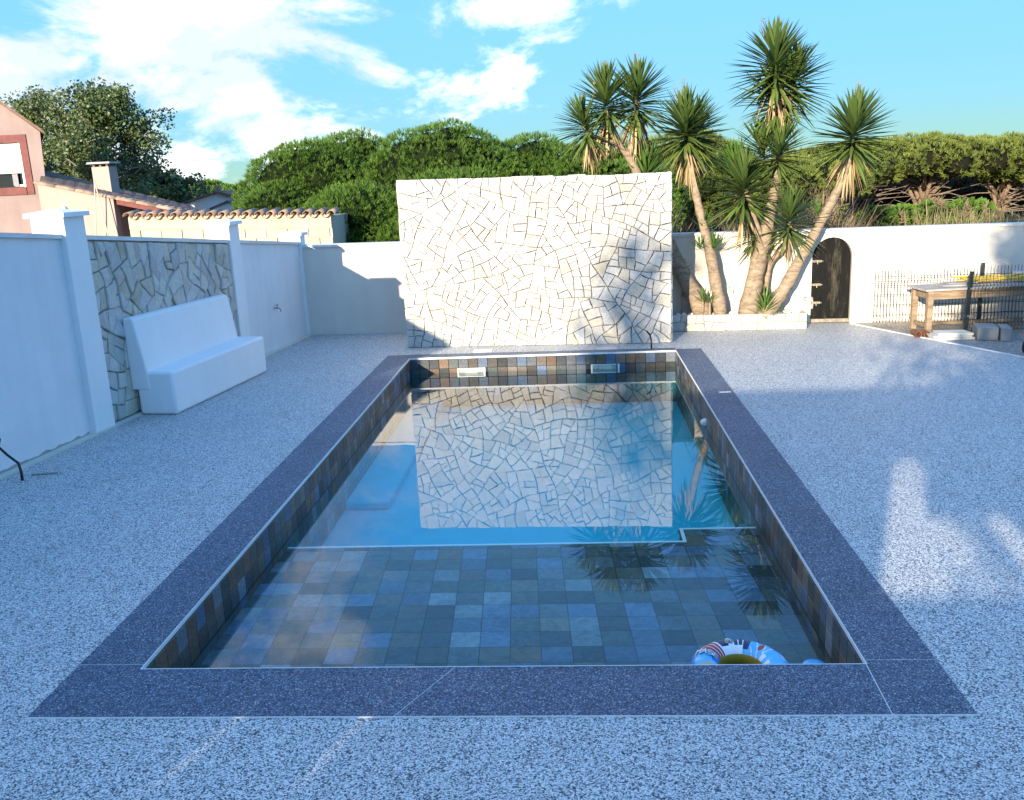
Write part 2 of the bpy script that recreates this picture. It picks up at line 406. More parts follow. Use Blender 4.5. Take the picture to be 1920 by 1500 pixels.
# ================================================================== GROUND, DECK, POOL
PX0, PX1, PY0, PY1 = -2.55, 1.55, 4.585, 13.72          # pool inner edge
WZ = -.245                                              # water level
def sheet(name, outer, holes_rect, z, mat, kind='structure'):
    """ground sheet with one rectangular hole, as four butted quads"""
    x0, x1, y0, y1 = outer; a, b, c, d = holes_rect
    xs, ys = [x0, a, b, x1], [y0, c, d, y1]; vs = [(x, y, z) for y in ys for x in xs]
    fs = [(j*4+i, j*4+i+1, j*4+5+i, j*4+4+i) for j in range(3) for i in range(3) if not (i == 1 and j == 1)]
    return setp(MB().add(vs, fs).build(name, mat), kind=kind)
hole = (PX0-.05, PX1+.05, PY0-.05, PY1+.05)
t = NT('dry_soil'); M['soil'] = t.set(t.ramp(t.noise(2, 6, .6), [(.3, (.10, .085, .05)), (.7, (.24, .20, .13))]), .95, .1)
sheet('ground', (-400, 400, -200, 700), hole, -.012, M['soil'])
# wash-gravel yard right of the white edging, deck on the pool side (edging line E0-E1)
E0, E1 = (4.72, 15.62), (6.35, 11.85)
ex, ey = E1[0]-E0[0], E1[1]-E0[1]
def edge_x(y): return E0[0]+(y-E0[1])*ex/ey
vs = [(-7.5, -3.0), (edge_x(-3.0), -3.0), (edge_x(PY0-.05), PY0-.05), (edge_x(PY1+.05), PY1+.05), E0, (4.72, 15.9), (-4.6, 16.5), (-7.5, 16.5)]
h = hole
dv = [(x, y, 0.) for x, y in vs] + [(h[0], h[2], 0), (h[1], h[2], 0), (h[1], h[3], 0), (h[0], h[3], 0), (-7.5, h[2], 0), (-7.5, h[3], 0)]
df = [(0, 1, 2, 9, 8, 12), (9, 2, 3, 10), (11, 10, 3, 4, 5, 6, 7, 13), (12, 8, 11, 13)]
setp(MB().add(dv, df).build('deck', M['deck']), kind='structure')
setp(MB().add([(E0[0], E0[1], -.004), (E0[0], 15.9, -.004), (14, 15.6, -.004), (14, -3, -.004), (edge_x(-3), -3, -.004)], [(0, 4, 3, 2, 1)]).build('gravel_yard', M['gravel']), kind='structure')
for x0, y0, x1, y1 in ((-.98, 4.095, -1.42, 2.6), (1.53, 4.095, 1.47, 2.6)):
    dd = Vector((x1-x0, y1-y0, 0)).normalized()*.0016; o = MB().add([(x0-dd.y, y0+dd.x, .0012), (x0+dd.y, y0-dd.x, .0012), (x1+dd.y, y1-dd.x, .0012), (x1-dd.y, y1+dd.x, .0012)], [(0, 3, 2, 1)]).build('deck_joint', M['strip']); setp(o, kind='structure')
d_ = Vector((ex, ey, 0)).normalized(); n_ = Vector((d_.y, -d_.x, 0))
if n_.x > 0: n_ = -n_
q = []
for s_ in (0, 15.0):
    for w_ in (-.018, .018): q.append(Vector((E0[0], E0[1], 0))+d_*s_+n_*w_)
mb = MB(); mb.add([(p.x, p.y, -.02) for p in q]+[(p.x, p.y, .012) for p in q], [(4, 5, 7, 6), (0, 4, 6, 2), (1, 3, 7, 5), (0, 1, 5, 4)])
setp(mb.build('deck_edging', M['white_trim']), 'thin white edging strip between the pebble deck and gravel yard', 'edging')

pool = thing('swimming_pool', ((PX0+PX1)/2, (PY0+PY1)/2, -.8), 'rectangular slate tiled swimming pool with blue grey pebble coping', 'swimming pool')
SH, DEEP = -.385, -.79                                  # shallow shelf and deep floor
SY = 7.26; SX, SY2 = .91, 7.54                          # shelf edge, with its deeper corner step
# shell (mortar bed behind the tiles)
g = .012
mb = MB()
for bx_ in [(PX0-.25, PX0-g, PY0-.25, PY1+.25), (PX1+g, PX1+.25, PY0-.25, PY1+.25)]: mb.box(*bx_, -1.1, -.03)
for by_ in [(PX0-g, PX1+g, PY0-.25, PY0-g), (PX0-g, PX1+g, PY1+g, PY1+.25)]: mb.box(*by_, -1.1, -.03)
mb.build('shell_wall', M['grout'], pool)
mb = MB().box(PX0-g, PX1+g, SY+.0, PY1+g, -1.1, DEEP); mb.build('deep_floor', M['liner'], pool)
mb = MB().box(PX0-g, SX-.03, PY0-g, SY-.03, -1.1, SH-g).box(SX-.03, PX1+g, PY0-g, SY2-.03, -1.1, SH-g); mb.build('shelf_bed', M['grout'], pool)
mb = MB().box(PX0, SX-.029, SY-.03, SY, DEEP+.001, SH+.004).box(SX-.029, SX, SY-.03, SY2, DEEP+.001, SH+.004).box(SX, PX1, SY2-.03, SY2, DEEP+.001, SH+.004)
mb.build('shelf_nosing', M['white_trim'], pool)
mb = MB().box(PX0+.002, -2.06, 9.22, PY1-.002, DEEP+.001, -.70, c=.015); mb.build('underwater_ledge', M['liner'], pool)
# coping: four strips with hairline joints
def strip(pts, name='coping_strip'):
    mb = MB(); n = len(pts)
    mb.add([(x, y, -.035) for x, y in pts]+[(x, y, .006) for x, y in pts], [tuple(range(n, 2*n))]+[(i, (i+1) % n, n+(i+1) % n, n+i) for i in range(n)])
    return mb.build(name, M['coping'], pool)
OL, OR_, ON, OF = -2.95, 1.94, 4.10, 14.02
j = .003
strip([(OL, PY0+.05+j), (PX0-.006, PY0+.05+j), (PX0-.006, PY1), (PX0-.006, OF), (OL, OF)])
strip([(PX1+.006, PY0+.04+j), (OR_, PY0+.04+j), (OR_, OF-.2), (PX1+.006, OF-.2)])
strip([(PX0-.006+j, PY1+.006), (PX1+.006-j, PY1+.006), (PX1+.006-j, OF-.1), (PX0-.006+j, OF)])
strip([(OL, ON), (-.98-j, ON), (-.72-j, PY0-.006), (PX0-.006, PY0-.006), (PX0-.006, PY0+.05-j), (OL, PY0+.05-j)])
strip([(-.98+j, ON), (1.53-j, ON), (PX1-j, PY0-.006), (-.72+j, PY0-.006)])
strip([(1.53+j, ON), (OR_, ON), (OR_, PY0+.04-j), (PX1+.006, PY0+.04-j), (PX1+j, PY0-.006)])
# white joints and inner trim
mb = MB()
mb.box(PX0-.006, PX0-.001, PY0, PY1, -.019, .0075).box(PX1+.001, PX1+.006, PY0, PY1, -.019, .0075).box(PX0-.006, PX1+.006, PY0-.006, PY0-.001, -.019, .008).box(PX0-.006, PX1+.006, PY1+.001, PY1+.006, -.019, .008)
mb.build('inner_trim', M['white_trim'], pool)
mb = MB().box(OL-.004, OR_+.004, ON-.0045, ON-.001, -.03, .0075); mb.build('outer_trim', M['white_trim'], pool)
mb = MB()
for q in ([(-.984, ON), (-.976, ON), (-.716, PY0-.007), (-.724, PY0-.007)], [(1.526, ON), (1.534, ON), (PX1+.004, PY0-.007), (PX1-.004, PY0-.007)], [(OL, PY0+.046), (PX0-.007, PY0+.046), (PX0-.007, PY0+.054), (OL, PY0+.054)], [(PX1+.007, PY0+.036), (OR_, PY0+.036), (OR_, PY0+.044), (PX1+.007, PY0+.044)]):
    MB().add([(x, y, .0045) for x, y in q], [(0, 1, 2, 3)]).build('joint_filler', M['white_trim'], pool)

# tiles ------------------------------------------------------------
TW = .15
def tile_mesh(w, h, th=.009, mat=None):
    c = .003; a, b = w/2, h/2
    vs = [(-a, 0, -b), (a, 0, -b), (a, 0, b), (-a, 0, b), (-a, -th+c, -b), (a, -th+c, -b), (a, -th+c, b), (-a, -th+c, b),
          (-a+c, -th, -b+c), (a-c, -th, -b+c), (a-c, -th, b-c), (-a+c, -th, b-c)]
    fs = [(8, 9, 10, 11)]
    for i in range(4): k = (i+1) % 4; fs += [(i, k, 4+k, 4+i), (4+i, 4+k, 8+k, 8+i)]
    return MB().add(vs, fs).mesh(mat)
wt_mesh = [tile_mesh(TW-.005, TW-.005, mat=m) for m in M['slate']]
pick_wall = lambda: random.choices(range(8), (20, 10, 10, 10, 10, 12, 9, 19))[0]
walls = {'far': ((PX0, PY1), (1, 0), PX1-PX0, 0.), 'left': ((PX0, PY0), (0, 1), PY1-PY0, math.pi/2), 'right': ((PX1, PY1), (0, -1), PY1-PY0, -math.pi/2), 'near': ((PX1, PY0), (-1, 0), PX1-PX0, math.pi)}
# tile front faces: far wall faces -y, left wall faces +x, right wall faces -x
SKIM = [(-1.595, .44), (.475, .44)]                      # skimmer openings on the far wall (centre x, width)
rest = MB()
for wname, (o0, dr, L, rz) in walls.items():
    n = int(round(L/TW)); tw = L/n
    for row in range(5):
        zc = -.02-TW*(row+.5)
        for i in range(n):
            s_ = (i+.5)*tw; x, y = o0[0]+dr[0]*s_, o0[1]+dr[1]*s_
            if wname == 'far' and row == 1 and any(abs(x-cx) < w/2+.01 for cx, w in SKIM): continue
            jx = random.uniform(-.0008, .0008)
            k = pick_wall()
            if wname != 'near' and row < 2:
                link('wall_tile', wt_mesh[k], pool, (x, y, zc+jx), rz)
            else:
                c_, s2 = math.cos(rz), math.sin(rz); a = tw/2-.0025
                P = [(-a, -.009, -a), (a, -.009, -a), (a, -.009, a), (-a, -.009, a)]
                rest.add([(x+p[0]*c_-p[1]*s2, y+p[0]*s2+p[1]*c_, zc+p[2]) for p in P], [(0, 1, 2, 3)], k)
o = rest.build('wall_tile_field', M['slate'], pool); o['kind'] = 'stuff'
# shelf floor: sheared grid of larger tiles
FT = .207; SHEAR = -.055
cnt = 0
pick_floor = lambda: random.choices(range(8), (17, 22, 13, 13, 3, 6, 15, 11))[0]
for r in range(-1, 16):
    for c in range(-3, 24):
        y0 = PY0+.09+(r-1)*FT; x0 = PX0+(c-1)*FT+.05
        pl = [(x0+SHEAR*(y0-PY0), y0), (x0+FT+SHEAR*(y0-PY0), y0), (x0+FT+SHEAR*(y0+FT-PY0), y0+FT), (x0+SHEAR*(y0+FT-PY0), y0+FT)]
        pl = clip(clip(clip(pl, PX0+.001, 0, 1, 0), PX1-.001, 0, -1, 0), 0, PY0+.001, 0, 1)
        if len(pl) < 3: continue
        cx = centroid(pl)[0]
        pl = clip(pl, 0, (SY if cx < SX-.03 else SY2)-.031, 0, -1)
        if len(pl) < 3 or area(pl) < .002: continue
        pl = inset(pl, .0022)
        if not pl: continue
        n = len(pl); mb = MB()
        mb.add([(a, b, SH-.011) for a, b in pl]+[(a, b, SH) for a, b in pl], [tuple(range(n, 2*n))]+[(i, (i+1) % n, n+(i+1) % n, n+i) for i in range(n)])
        mb.build('floor_tile', M['slate'][pick_floor()], pool); cnt += 1
# skimmers
for cx, w in SKIM:
    z0, z1 = -.02-2*TW+.004, -.02-TW-.004; fy = PY1-.012
    mb = MB(); e = .03
    mb.box(cx-w/2, cx-w/2+e, fy, PY1+.05, z0, z1, .004).box(cx+w/2-e, cx+w/2, fy, PY1+.05, z0, z1, .004)
    mb.box(cx-w/2+e, cx+w/2-e, fy+.004, PY1+.05, z1-.014, z1-.001).box(cx-w/2+e, cx+w/2-e, fy+.004, PY1+.05, z0+.001, z0+.014)
    sk = mb.build('skimmer', M['white_plastic'], pool)
    MB().box(cx-w/2+e, cx+w/2-e, PY1+.010, PY1+.0118, z0+.014, z1-.014).build('skimmer_back', plain('skimmer_shade', (.42, .44, .36), .5), sk)
    MB().box(cx-.1, cx+.1, PY1-.002, PY1+.009, z0+.055, z1-.018, .004).build('skimmer_flap', plain('skimmer_flap', (.55, .55, .45), .4), sk)
# return fitting at the right wall, just at the water line
mb = MB(); mb.tube([(PX1-.009, 10.5, WZ), (PX1-.03, 10.5, WZ), (PX1-.055, 10.5, WZ-.008), (PX1-.07, 10.5, WZ-.016)], [.045, .043, .034, .014], 16)
smooth_by_angle(mb.build('return_fitting', M['white_plastic'], pool))
MB().box(1.765, 1.905, 10.93, 10.965, .0062, .0085).build('marker_tile', M['white_plastic'], pool)

# water: closed body, mirror-like top face, tinted by absorption
def water_mat(name, top):
    m = bpy.data.materials.new(name); m.use_nodes = True; n, l = m.node_tree.nodes, m.node_tree.links; n.clear()
    out = n.new('ShaderNodeOutputMaterial'); tr = n.new('ShaderNodeBsdfTransparent')
    if top:
        geo = n.new('ShaderNodeNewGeometry'); dot = n.new('ShaderNodeVectorMath'); dot.operation = 'DOT_PRODUCT'
        l.new(geo.outputs['Normal'], dot.inputs[0]); l.new(geo.outputs['Incoming'], dot.inputs[1])
        def mth(op, a, b):
            q = n.new('ShaderNodeMath'); q.operation = op
            for i, v in enumerate((a, b)):
                if v is None: continue
                if isinstance(v, (int, float)): q.inputs[i].default_value = v
                else: l.new(v, q.inputs[i])
            return q.outputs[0]
        f = mth('POWER', mth('SUBTRACT', 1.0, mth('ABSOLUTE', dot.outputs['Value'], None)), 4.2)
        f = mth('ADD', mth('MULTIPLY', f, .965), .035)
        gl = n.new('ShaderNodeBsdfGlossy'); gl.inputs['Roughness'].default_value = .0
        tcn = n.new('ShaderNodeTexCoord'); mp = n.new('ShaderNodeMapping'); mp.inputs['Scale'].default_value = (1, 1, 1); l.new(tcn.outputs['Object'], mp.inputs[0])
        nz = n.new('ShaderNodeTexNoise'); nz.inputs['Scale'].default_value = 2.2; nz.inputs['Detail'].default_value = 2; l.new(mp.outputs[0], nz.inputs['Vector'])
        bp = n.new('ShaderNodeBump'); bp.inputs['Strength'].default_value = .05; bp.inputs['Distance'].default_value = .01; l.new(nz.outputs['Fac'], bp.inputs['Height']); l.new(bp.outputs[0], gl.inputs['Normal'])
        mx = n.new('ShaderNodeMixShader'); l.new(f, mx.inputs[0]); l.new(tr.outputs[0], mx.inputs[1]); l.new(gl.outputs[0], mx.inputs[2]); l.new(mx.outputs[0], out.inputs['Surface'])
    else: l.new(tr.outputs[0], out.inputs['Surface'])
    va = n.new('ShaderNodeVolumeAbsorption'); va.inputs['Color'].default_value = (.18, .83, .85, 1); va.inputs['Density'].default_value = 1.15
    l.new(va.outputs[0], out.inputs['Volume'])
    return m
mb = MB().box(PX0+.0005, PX1-.0005, PY0+.0005, PY1-.0005, DEEP-.05, WZ)
o = mb.build('water', [water_mat('water_surface', True), water_mat('water_side', False)])
o.data.polygons.foreach_set('material_index', [1, 0, 1, 1, 1, 1]); setp(o, kind='structure')

# ================================================================== WALLS
W0, WD = np.array([-5.75, 8.27]), np.array([.107, .9943])   # left wall: base line
WN = np.array([WD[1], -WD[0]])
def TL(s, d, z): p = W0+WD*s+WN*d; return (p[0], p[1], z)
def top_l(s): return 2.31-.088*(s-.6)
lw = thing('garden_wall', TL(2, -.1, 0), 'long pale rendered garden wall with square pillars and stone cladding panel', 'wall')
PIL = [(1.50, 1.87), (5.33, 5.66), (8.02, 8.24)]
def wall_seg(s0, s1, mat, name, d0=-.2, d1=0.):
    a, b = top_l(s0), top_l(s1)
    mb = MB().prism([(s0, -.3), (s1, -.3), (s1, b), (s0, a)], d0, d1, lambda s, z, d: TL(s, d, z))
    return mb.build(name, mat, lw)
wall_seg(-5.0, PIL[0][0]+.02, M['grey_render'], 'wall_panel')
wall_seg(PIL[0][1]-.02, PIL[1][0]+.02, M['core_pale'], 'cladding_backing', -.2, -.012)
wall_seg(PIL[1][1]-.02, PIL[2][0]+.02, M['grey_render'], 'wall_panel')
for (a, b), dp, cap_h in zip(PIL, (.075, .055, .045), (.25, .28, .17)):
    zt = top_l((a+b)/2)+cap_h
    p = MB().box(a, b, -.33, dp, -.3, zt, .006, TL).build('pillar', M['white_render'], lw)
    ov = .045; mb = MB(); z1 = zt+.05
    c0, c1, e0, e1 = a-ov, b+ov, -.33-ov, dp+ov
    base = [(c0, e0), (c1, e0), (c1, e1), (c0, e1)]; tz = z1+.035; mc, me_ = (c0+c1)/2, (e0+e1)/2
    vs = [TL(s, d, zt+.0) for s, d in base]+[TL(s, d, z1) for s, d in base]+[TL(mc-.05, me_-.05, tz), TL(mc+.05, me_-.05, tz), TL(mc+.05, me_+.05, tz), TL(mc-.05, me_+.05, tz)]
    fs = [(0, 3, 2, 1), (8, 9, 10, 11)]+[(i, (i+1) % 4, 4+(i+1) % 4, 4+i) for i in range(4)]+[(4+i, 4+(i+1) % 4, 8+(i+1) % 4, 8+i) for i in range(4)]
    mb.add(vs, fs).build('pillar_cap', M['white_render'], p)
for s0, s1 in ((-5, PIL[0][0]), (PIL[0][1], PIL[1][0]), (PIL[1][1], PIL[2][0])):      # flat cap stones with joints
    n = max(1, round((s1-s0)/1.0)); st = (s1-s0)/n
    for k in range(n):
        a, b = s0+k*st+.003, s0+(k+1)*st-.003; za, zb = top_l(a), top_l(b)
        mb = MB().prism([(a, za+.002), (b, zb+.002), (b, zb+.05), (a, za+.05)], -.24, .035, lambda s, z, d: TL(s, d, z))
        mb.build('cap_stone', M['cap'], lw)
mb = MB().box(-5, 8.0, .0, .10, -.02, .018, 0, TL); mb.build('base_strip', M['strip'], lw)
pl = [(-.2+i*.11, .03+.022*i*(i < 5)*.4+random.uniform(0, .03)) for i in range(14)]
MB().prism([(-.3, .0), (1.46, .0)]+[(s, .025+.03*random.random()) for s in np.linspace(1.46, -.2, 26)], .0, .006, lambda s, z, d: TL(s, d, z)).build('bare_mortar_band', M['mortar_grey'], lw)
rnd = random.Random(5)
s0, s1 = PIL[0][1]+.005, PIL[1][0]-.005
polys = crazy([(s0, .03), (s1, .03), (s1, top_l(s1)-.015), (s0, top_l(s0)-.015)], .026, .095, rnd, .78)
for k, p in enumerate(polys):
    q = inset(p, .0042)
    if not q: continue
    q = warp(rough_edge(q, rnd, .007, .06), (s0, s1), (.03, 1.85), .022, 1.)
    m = M['stone'][rnd.choice((0, 0, 2, 2, 1))]
    if rnd.random() < .008: m = M['stone_tan']
    stone_slab(q, lambda s, z, d: TL(s, d, z), -.012, rnd.uniform(.012, .045), rnd).build('cladding_stone', m, lw)

# rear wall
B0, BD = np.array([-4.86, 16.32]), np.array([.9982, -.0605]); BN = np.array([BD[1], -BD[0]])
def TB(s, d, z): p = B0+BD*s+BN*d; return (p[0], p[1], z)    # d > 0 towards the pool
def top_b(s): return 1.60-.005*s
rw = thing('rear_wall', TB(6, -.1, 0), 'cream rendered wall closing the garden, with a small arched door', 'wall')
DS0, DS1, DZ = 8.95, 9.61, 1.46                                # door opening
arc = [(DS1+.0, .0)]
rad = (DS1-DS0)/2; ac = DZ-rad*1.05
arch = [((DS0+DS1)/2+rad*math.cos(t), ac+rad*1.05*math.sin(t)) for t in np.linspace(0, math.pi, 15)]
mb = MB()
mb.prism([(-.1, -.3), (DS0, -.3), (DS0, top_b(DS0)), (-.1, top_b(-.1))], -.2, 0, lambda s, z, d: TB(s, d, z))
mb.prism([(DS1, -.3), (20, -.3), (20, top_b(20)), (DS1, top_b(DS1))], -.2, 0, lambda s, z, d: TB(s, d, z))
sp = arch[::-1]                                               # left to right
for a, b in zip(sp[:-1], sp[1:]):
    mb.prism([(a[0], a[1]), (b[0], b[1]), (b[0], top_b(b[0])), (a[0], top_b(a[0]))], -.2, 0, lambda s, z, d: TB(s, d, z))
mb.build('wall_panel', M['cream_render'], rw)
s = -.15
while s < 20:
    e = min(20, s+rnd.uniform(.95, 1.05))
    mb = MB().prism([(s+.002, top_b(s)+.002), (e-.002, top_b(e)+.002), (e-.002, top_b(e)+.045), (s+.002, top_b(s)+.045)], -.235, .035, lambda a, z, d: TB(a, d, z))
    mb.build('cap_stone', M['cap'], rw); s = e
# arched door
t = NT('black_worn_paint'); k = t.noise(4, 7, .7, stretch=(1.6, 1.6, .35)); k2 = t.noise(14, 6, .7)
c = t.ramp(k, [(.3, (.006, .0065, .007)), (.52, (.012, .012, .011)), (.60, (.045, .04, .028)), (.68, (.085, .075, .05))])
c = t.mix(t.ramp(k2, [(.72, (0, 0, 0)), (.75, (.7, .7, .7))]), c, (.30, .29, .26)); t.bump(k2, .4, .01); M['door'] = t.set(c, .8, .08)
outl = [(DS0+.012, .075), (DS1-.012, .075)]+[((DS0+DS1)/2+(rad-.012)*math.cos(a), ac+(rad*1.05-.012)*math.sin(a)) for a in np.linspace(0, math.pi, 15)]
bx = [DS0+.012+(DS1-DS0-.024)*i/4 for i in range(5)]
door = None
for i in range(4):
    p = clip(clip(outl, bx[i]+.0012, 0, 1, 0), bx[i+1]-.0012, 0, -1, 0)
    ob = MB().prism(p, -.105, -.065, lambda s, z, d: TB(s, d, z)).build('door_board' if door else 'door', M['door'], door or rw)
    door = door or ob
MB().box(DS0+.005, DS1-.005, -.06, -.02, .012, .072, .004, TB).build('door_sill', plain('worn_wood', (.26, .22, .17), .8, var=.35, scale=14), door)
for z in (1.06, .66, .35):
    mb = MB(); mb.box(DS0+.02, DS0+.17, -.064, -.052, z-.02, z+.02, .002, TB)
    mb.tube([TB(DS0-.02, -.04, z), TB(DS0+.19, -.04, z)], .009, 8); mb.tube([TB(DS0+.10, -.04, z), TB(DS0+.10, -.035, z-.05)], .008, 6)
    for q in (.04, .15): mb.box(DS0+q-.008, DS0+q+.008, -.055, -.025, z-.018, z+.018, .002, TB)
    mb.build('bolt', M['brass'], door)
mb = MB().prism([(DS0+.014, .24), (DS0+.05, .25), (DS0+.06, .33), (DS0+.045, .44), (DS0+.014, .46)], -.0648, -.0635, lambda s, z, d: TB(s, d, z)); mb.build('bare_patch', plain('bare_wood_patch', (.30, .29, .27), .8), door)

# free-standing crazy-stone wall
FA, FB = np.array([-2.74, 14.69]), np.array([1.55, 14.375]); FL = float(np.linalg.norm(FB-FA)); FD = (FB-FA)/FL; FN = np.array([FD[1], -FD[0]])
def TF(s, d, z): p = FA+FD*s+FN*d; return (p[0], p[1], z)
fwall = thing('stone_feature_wall', TF(FL/2, -.15, 0), 'tall free standing wall of white crazy paved limestone behind the pool', 'wall')
FH0, FH1 = 2.71, 2.63
MB().prism([(.02, -.2), (FL-.02, -.2), (FL-.02, FH1-.03), (.02, FH0-.03)], -.30, -.035, lambda s, z, d: TF(s, d, z)).build('wall_core', M['core'], fwall)
rnd = random.Random(21)
polys = crazy([(0, .0), (FL, 0), (FL+.02, FH1), (-.01, FH0)], .017, .074, rnd)
final = []
for p in polys:                                               # knock small chips off some corners
    if area(p) > .045 and rnd.random() < .45:
        i = rnd.randrange(len(p)); c = centroid(p); v = p[i]; t_ = rnd.uniform(.22, .36)
        px, py = v[0]+(c[0]-v[0])*t_, v[1]+(c[1]-v[1])*t_; nx, ny = c[0]-v[0], c[1]-v[1]; a = rnd.uniform(-.5, .5)
        nx, ny = nx*math.cos(a)-ny*math.sin(a), nx*math.sin(a)+ny*math.cos(a)
        big, chip = clip(p, px, py, nx, ny), clip(p, px, py, -nx, -ny)
        if len(chip) >= 3 and area(chip) > .002 and len(big) >= 3: final += [big, chip]; continue
    final.append(p)
final.sort(key=area, reverse=True)
chips = MB()
for k, p in enumerate(final):
    q = inset(p, .0043)
    if not q: continue
    m = rnd.choice((0, 0, 1, 2))
    mbs = stone_slab(warp(rough_edge(q, rnd, .006, .06), (0, FL), (0, 2.65), .022), lambda s, z, d: TF(s, d, z), -.034, rnd.uniform(-.008, .022), rnd, .008)
    if k < 298: mbs.build('stone', M['stone'][m], fwall)
    else: chips.add(mbs.v, mbs.f)
if chips.v: chips.build('stone_chips', M['stone'][0], fwall)['kind'] = 'stuff'
z = 0
while z < 2.62:                                               # the end faces and the uneven top
    h = min(rnd.uniform(.16, .4), 2.66-z)
    for s_, sg in ((0, -1), (FL, 1)):
        off = .012*sg; a, b = sorted((s_+off+rnd.uniform(0, .012)*sg, s_-.05*sg))
        MB().box(a, b, -.31, -.036, z+.006, z+h-.006, .012, TF).build('end_stone', M['stone'][rnd.choice((0, 1, 2))], fwall)
    z += h
s = 0
while s < FL-.02:
    e = min(FL, s+rnd.uniform(.18, .42)); zt = FH0+(FH1-FH0)*(s+e)/2/FL
    MB().box(s+.004, e-.004, -.31, -.036, zt-.06, zt+rnd.uniform(-.012, .014), .012, TF).build('top_stone', M['stone'][rnd.choice((0, 1))], fwall); s = e

# ================================================================== BENCH
bench = thing('masonry_bench', TL(3.6, .3, 0), 'white rendered masonry bench with sloping backrest against the stone cladding', 'bench')
def bevel_obj(o, w, seg=3):
    md = o.modifiers.new('bevel', 'BEVEL'); md.width = w*1.25; md.segments = seg; md.limit_method = 'ANGLE'; md.angle_limit = R_(30)
    return smooth_by_angle(o, 50)
S0, S1 = 2.38, 4.90
mb = MB().prism([(.09, 0), (.585, 0), (.585, .545), (.09, .545)], S0, S1, lambda d, z, s: TL(s, d+.02*(s-S0), z))
bevel_obj(mb.build('seat', M['bench'], bench), .03)
mb = MB().prism([(.02, .32), (.27, .32), (.255, .54), (.16, 1.19), (.13, 1.215), (.02, 1.215)], S0-.01, S1-.06, lambda d, z, s: TL(s+(z-.3)*-.0, d+.008, z-(s-S0)*.012))
bevel_obj(mb.build('backrest', M['bench'], bench), .03)

# ================================================================== PLANTER, ROCKS, SPOT, TAPS
def TP(s, d, z): p = np.array([1.66, 15.40])+np.array([.9972, -.0745])*s+np.array([-.0745, -.9972])*d; return (p[0], p[1], z)
planter = thing('stone_planter', TP(1.1, -.2, 0), 'low pale stone planter bed at the foot of the yuccas', 'planter')
MB().box(.03, 2.19, -.03, -.02, -.05, .24, 0, TP).box(.03, 2.19, -.42, -.04, -.05, .215, 0, TP).build('soil_bed', M['soil'], planter)
rnd = random.Random(3)
for p in crazy([(0, 0), (2.23, 0), (2.23, .27), (0, .275)], .028, .06, rnd, 1.5):
    q = inset(p, .003)
    if q: stone_slab(rough_edge(q, rnd, .003), lambda s, z, d: TP(s, d, z), -.10, rnd.uniform(.0, .008), rnd, .008).build('kerb_stone', M['stone'][rnd.choice((0, 1, 1))], planter)
for x in (0.0, 2.23):
    MB().box(x-.05 if x else -.005, x+.005 if x else .05, -.40, -.10, 0, .265, .012, TP).build('kerb_stone', M['stone'][1], planter)
def rock_mesh(r, sd):
    rr = random.Random(sd); bm = bmesh.new(); bmesh.ops.create_icosphere(bm, subdivisions=2, radius=r)
    ax = [Vector((rr.gauss(0, 1), rr.gauss(0, 1), rr.gauss(0, 1))).normalized() for _ in range(5)]
    for v in bm.verts:
        k = 1.0
        for a in ax: k -= .25*max(0, v.co.normalized().dot(a)-.55)
        v.co *= k; v.co.z *= .72
    me = bpy.data.meshes.new('mesh'); bm.to_mesh(me); bm.free(); return me
rmes = []
for i in range(6):
    me = rock_mesh(.05, i); me.materials.append(plain('rock_%s' % 'abcdef'[i], ((.70, .64, .56), (.62, .48, .38), (.74, .70, .64), (.55, .42, .33), (.68, .60, .52), (.72, .68, .62))[i], .8, var=.18, scale=20)); rmes.append(me)
pts = []
for i in range(400):
    s_, d_2 = rnd.uniform(.10, 2.0), rnd.uniform(-.36, -.13); sc = rnd.uniform(.55, 1.15)
    if all(math.hypot(s_-a, d_2-b) > .045*(sc+c) for a, b, c in pts): pts.append((s_, d_2, sc))
    if len(pts) >= 56: break
for s_, d_2, sc in pts:
    o = link('rock', rnd.choice(rmes), None, TP(s_, d_2, .215+.03*sc)); o.scale = (sc,)*3; o.rotation_euler = (0, 0, rnd.uniform(0, 6))
    setp(o, 'small pale rounded rock lying in the planter under the yuccas', 'rock', 'rocks in the planter')
sp_ = thing('garden_spotlight', TP(1.26, -.11, .24), 'small black garden spotlight at the foot of the thickest yucca', 'lamp')
mb = MB(); x, y, z = TP(1.26, -.085, .26); mb.tube([(x, y, .235), (x, y, .33)], .008, 6); mb.build('stake', M['black_plastic'], sp_)
mb = MB(); mb.tube([(x, y+.03, .40), (x, y-.005, .34), (x, y-.02, .31)], [.035, .035, .025], 12); mb.build('lamp_head', M['black_plastic'], sp_)
def tap(T, s, z, label, d=0.):
    p = thing('wall_tap', T(s, d, z), label, 'tap'); mb = MB()
    mb.tube([T(s, d, z), T(s, d+.07, z), T(s, d+.10, z-.015), T(s, d+.11, z-.06)], [.013, .013, .013, .011], 8); mb.build('spout', M['steel'], p)
    mb = MB(); mb.tube([T(s, d+.05, z), T(s, d+.05, z+.05)], .008, 6).tube([T(s-.035, d+.05, z+.05), T(s+.035, d+.05, z+.05)], .009, 6); mb.build('handle', M['steel'], p)
tap(TL, 6.75, .70, 'small metal garden tap on the left wall beyond the bench')
tap(TB, 8.84, .42, 'small metal garden tap on the rear wall beside the arched door')

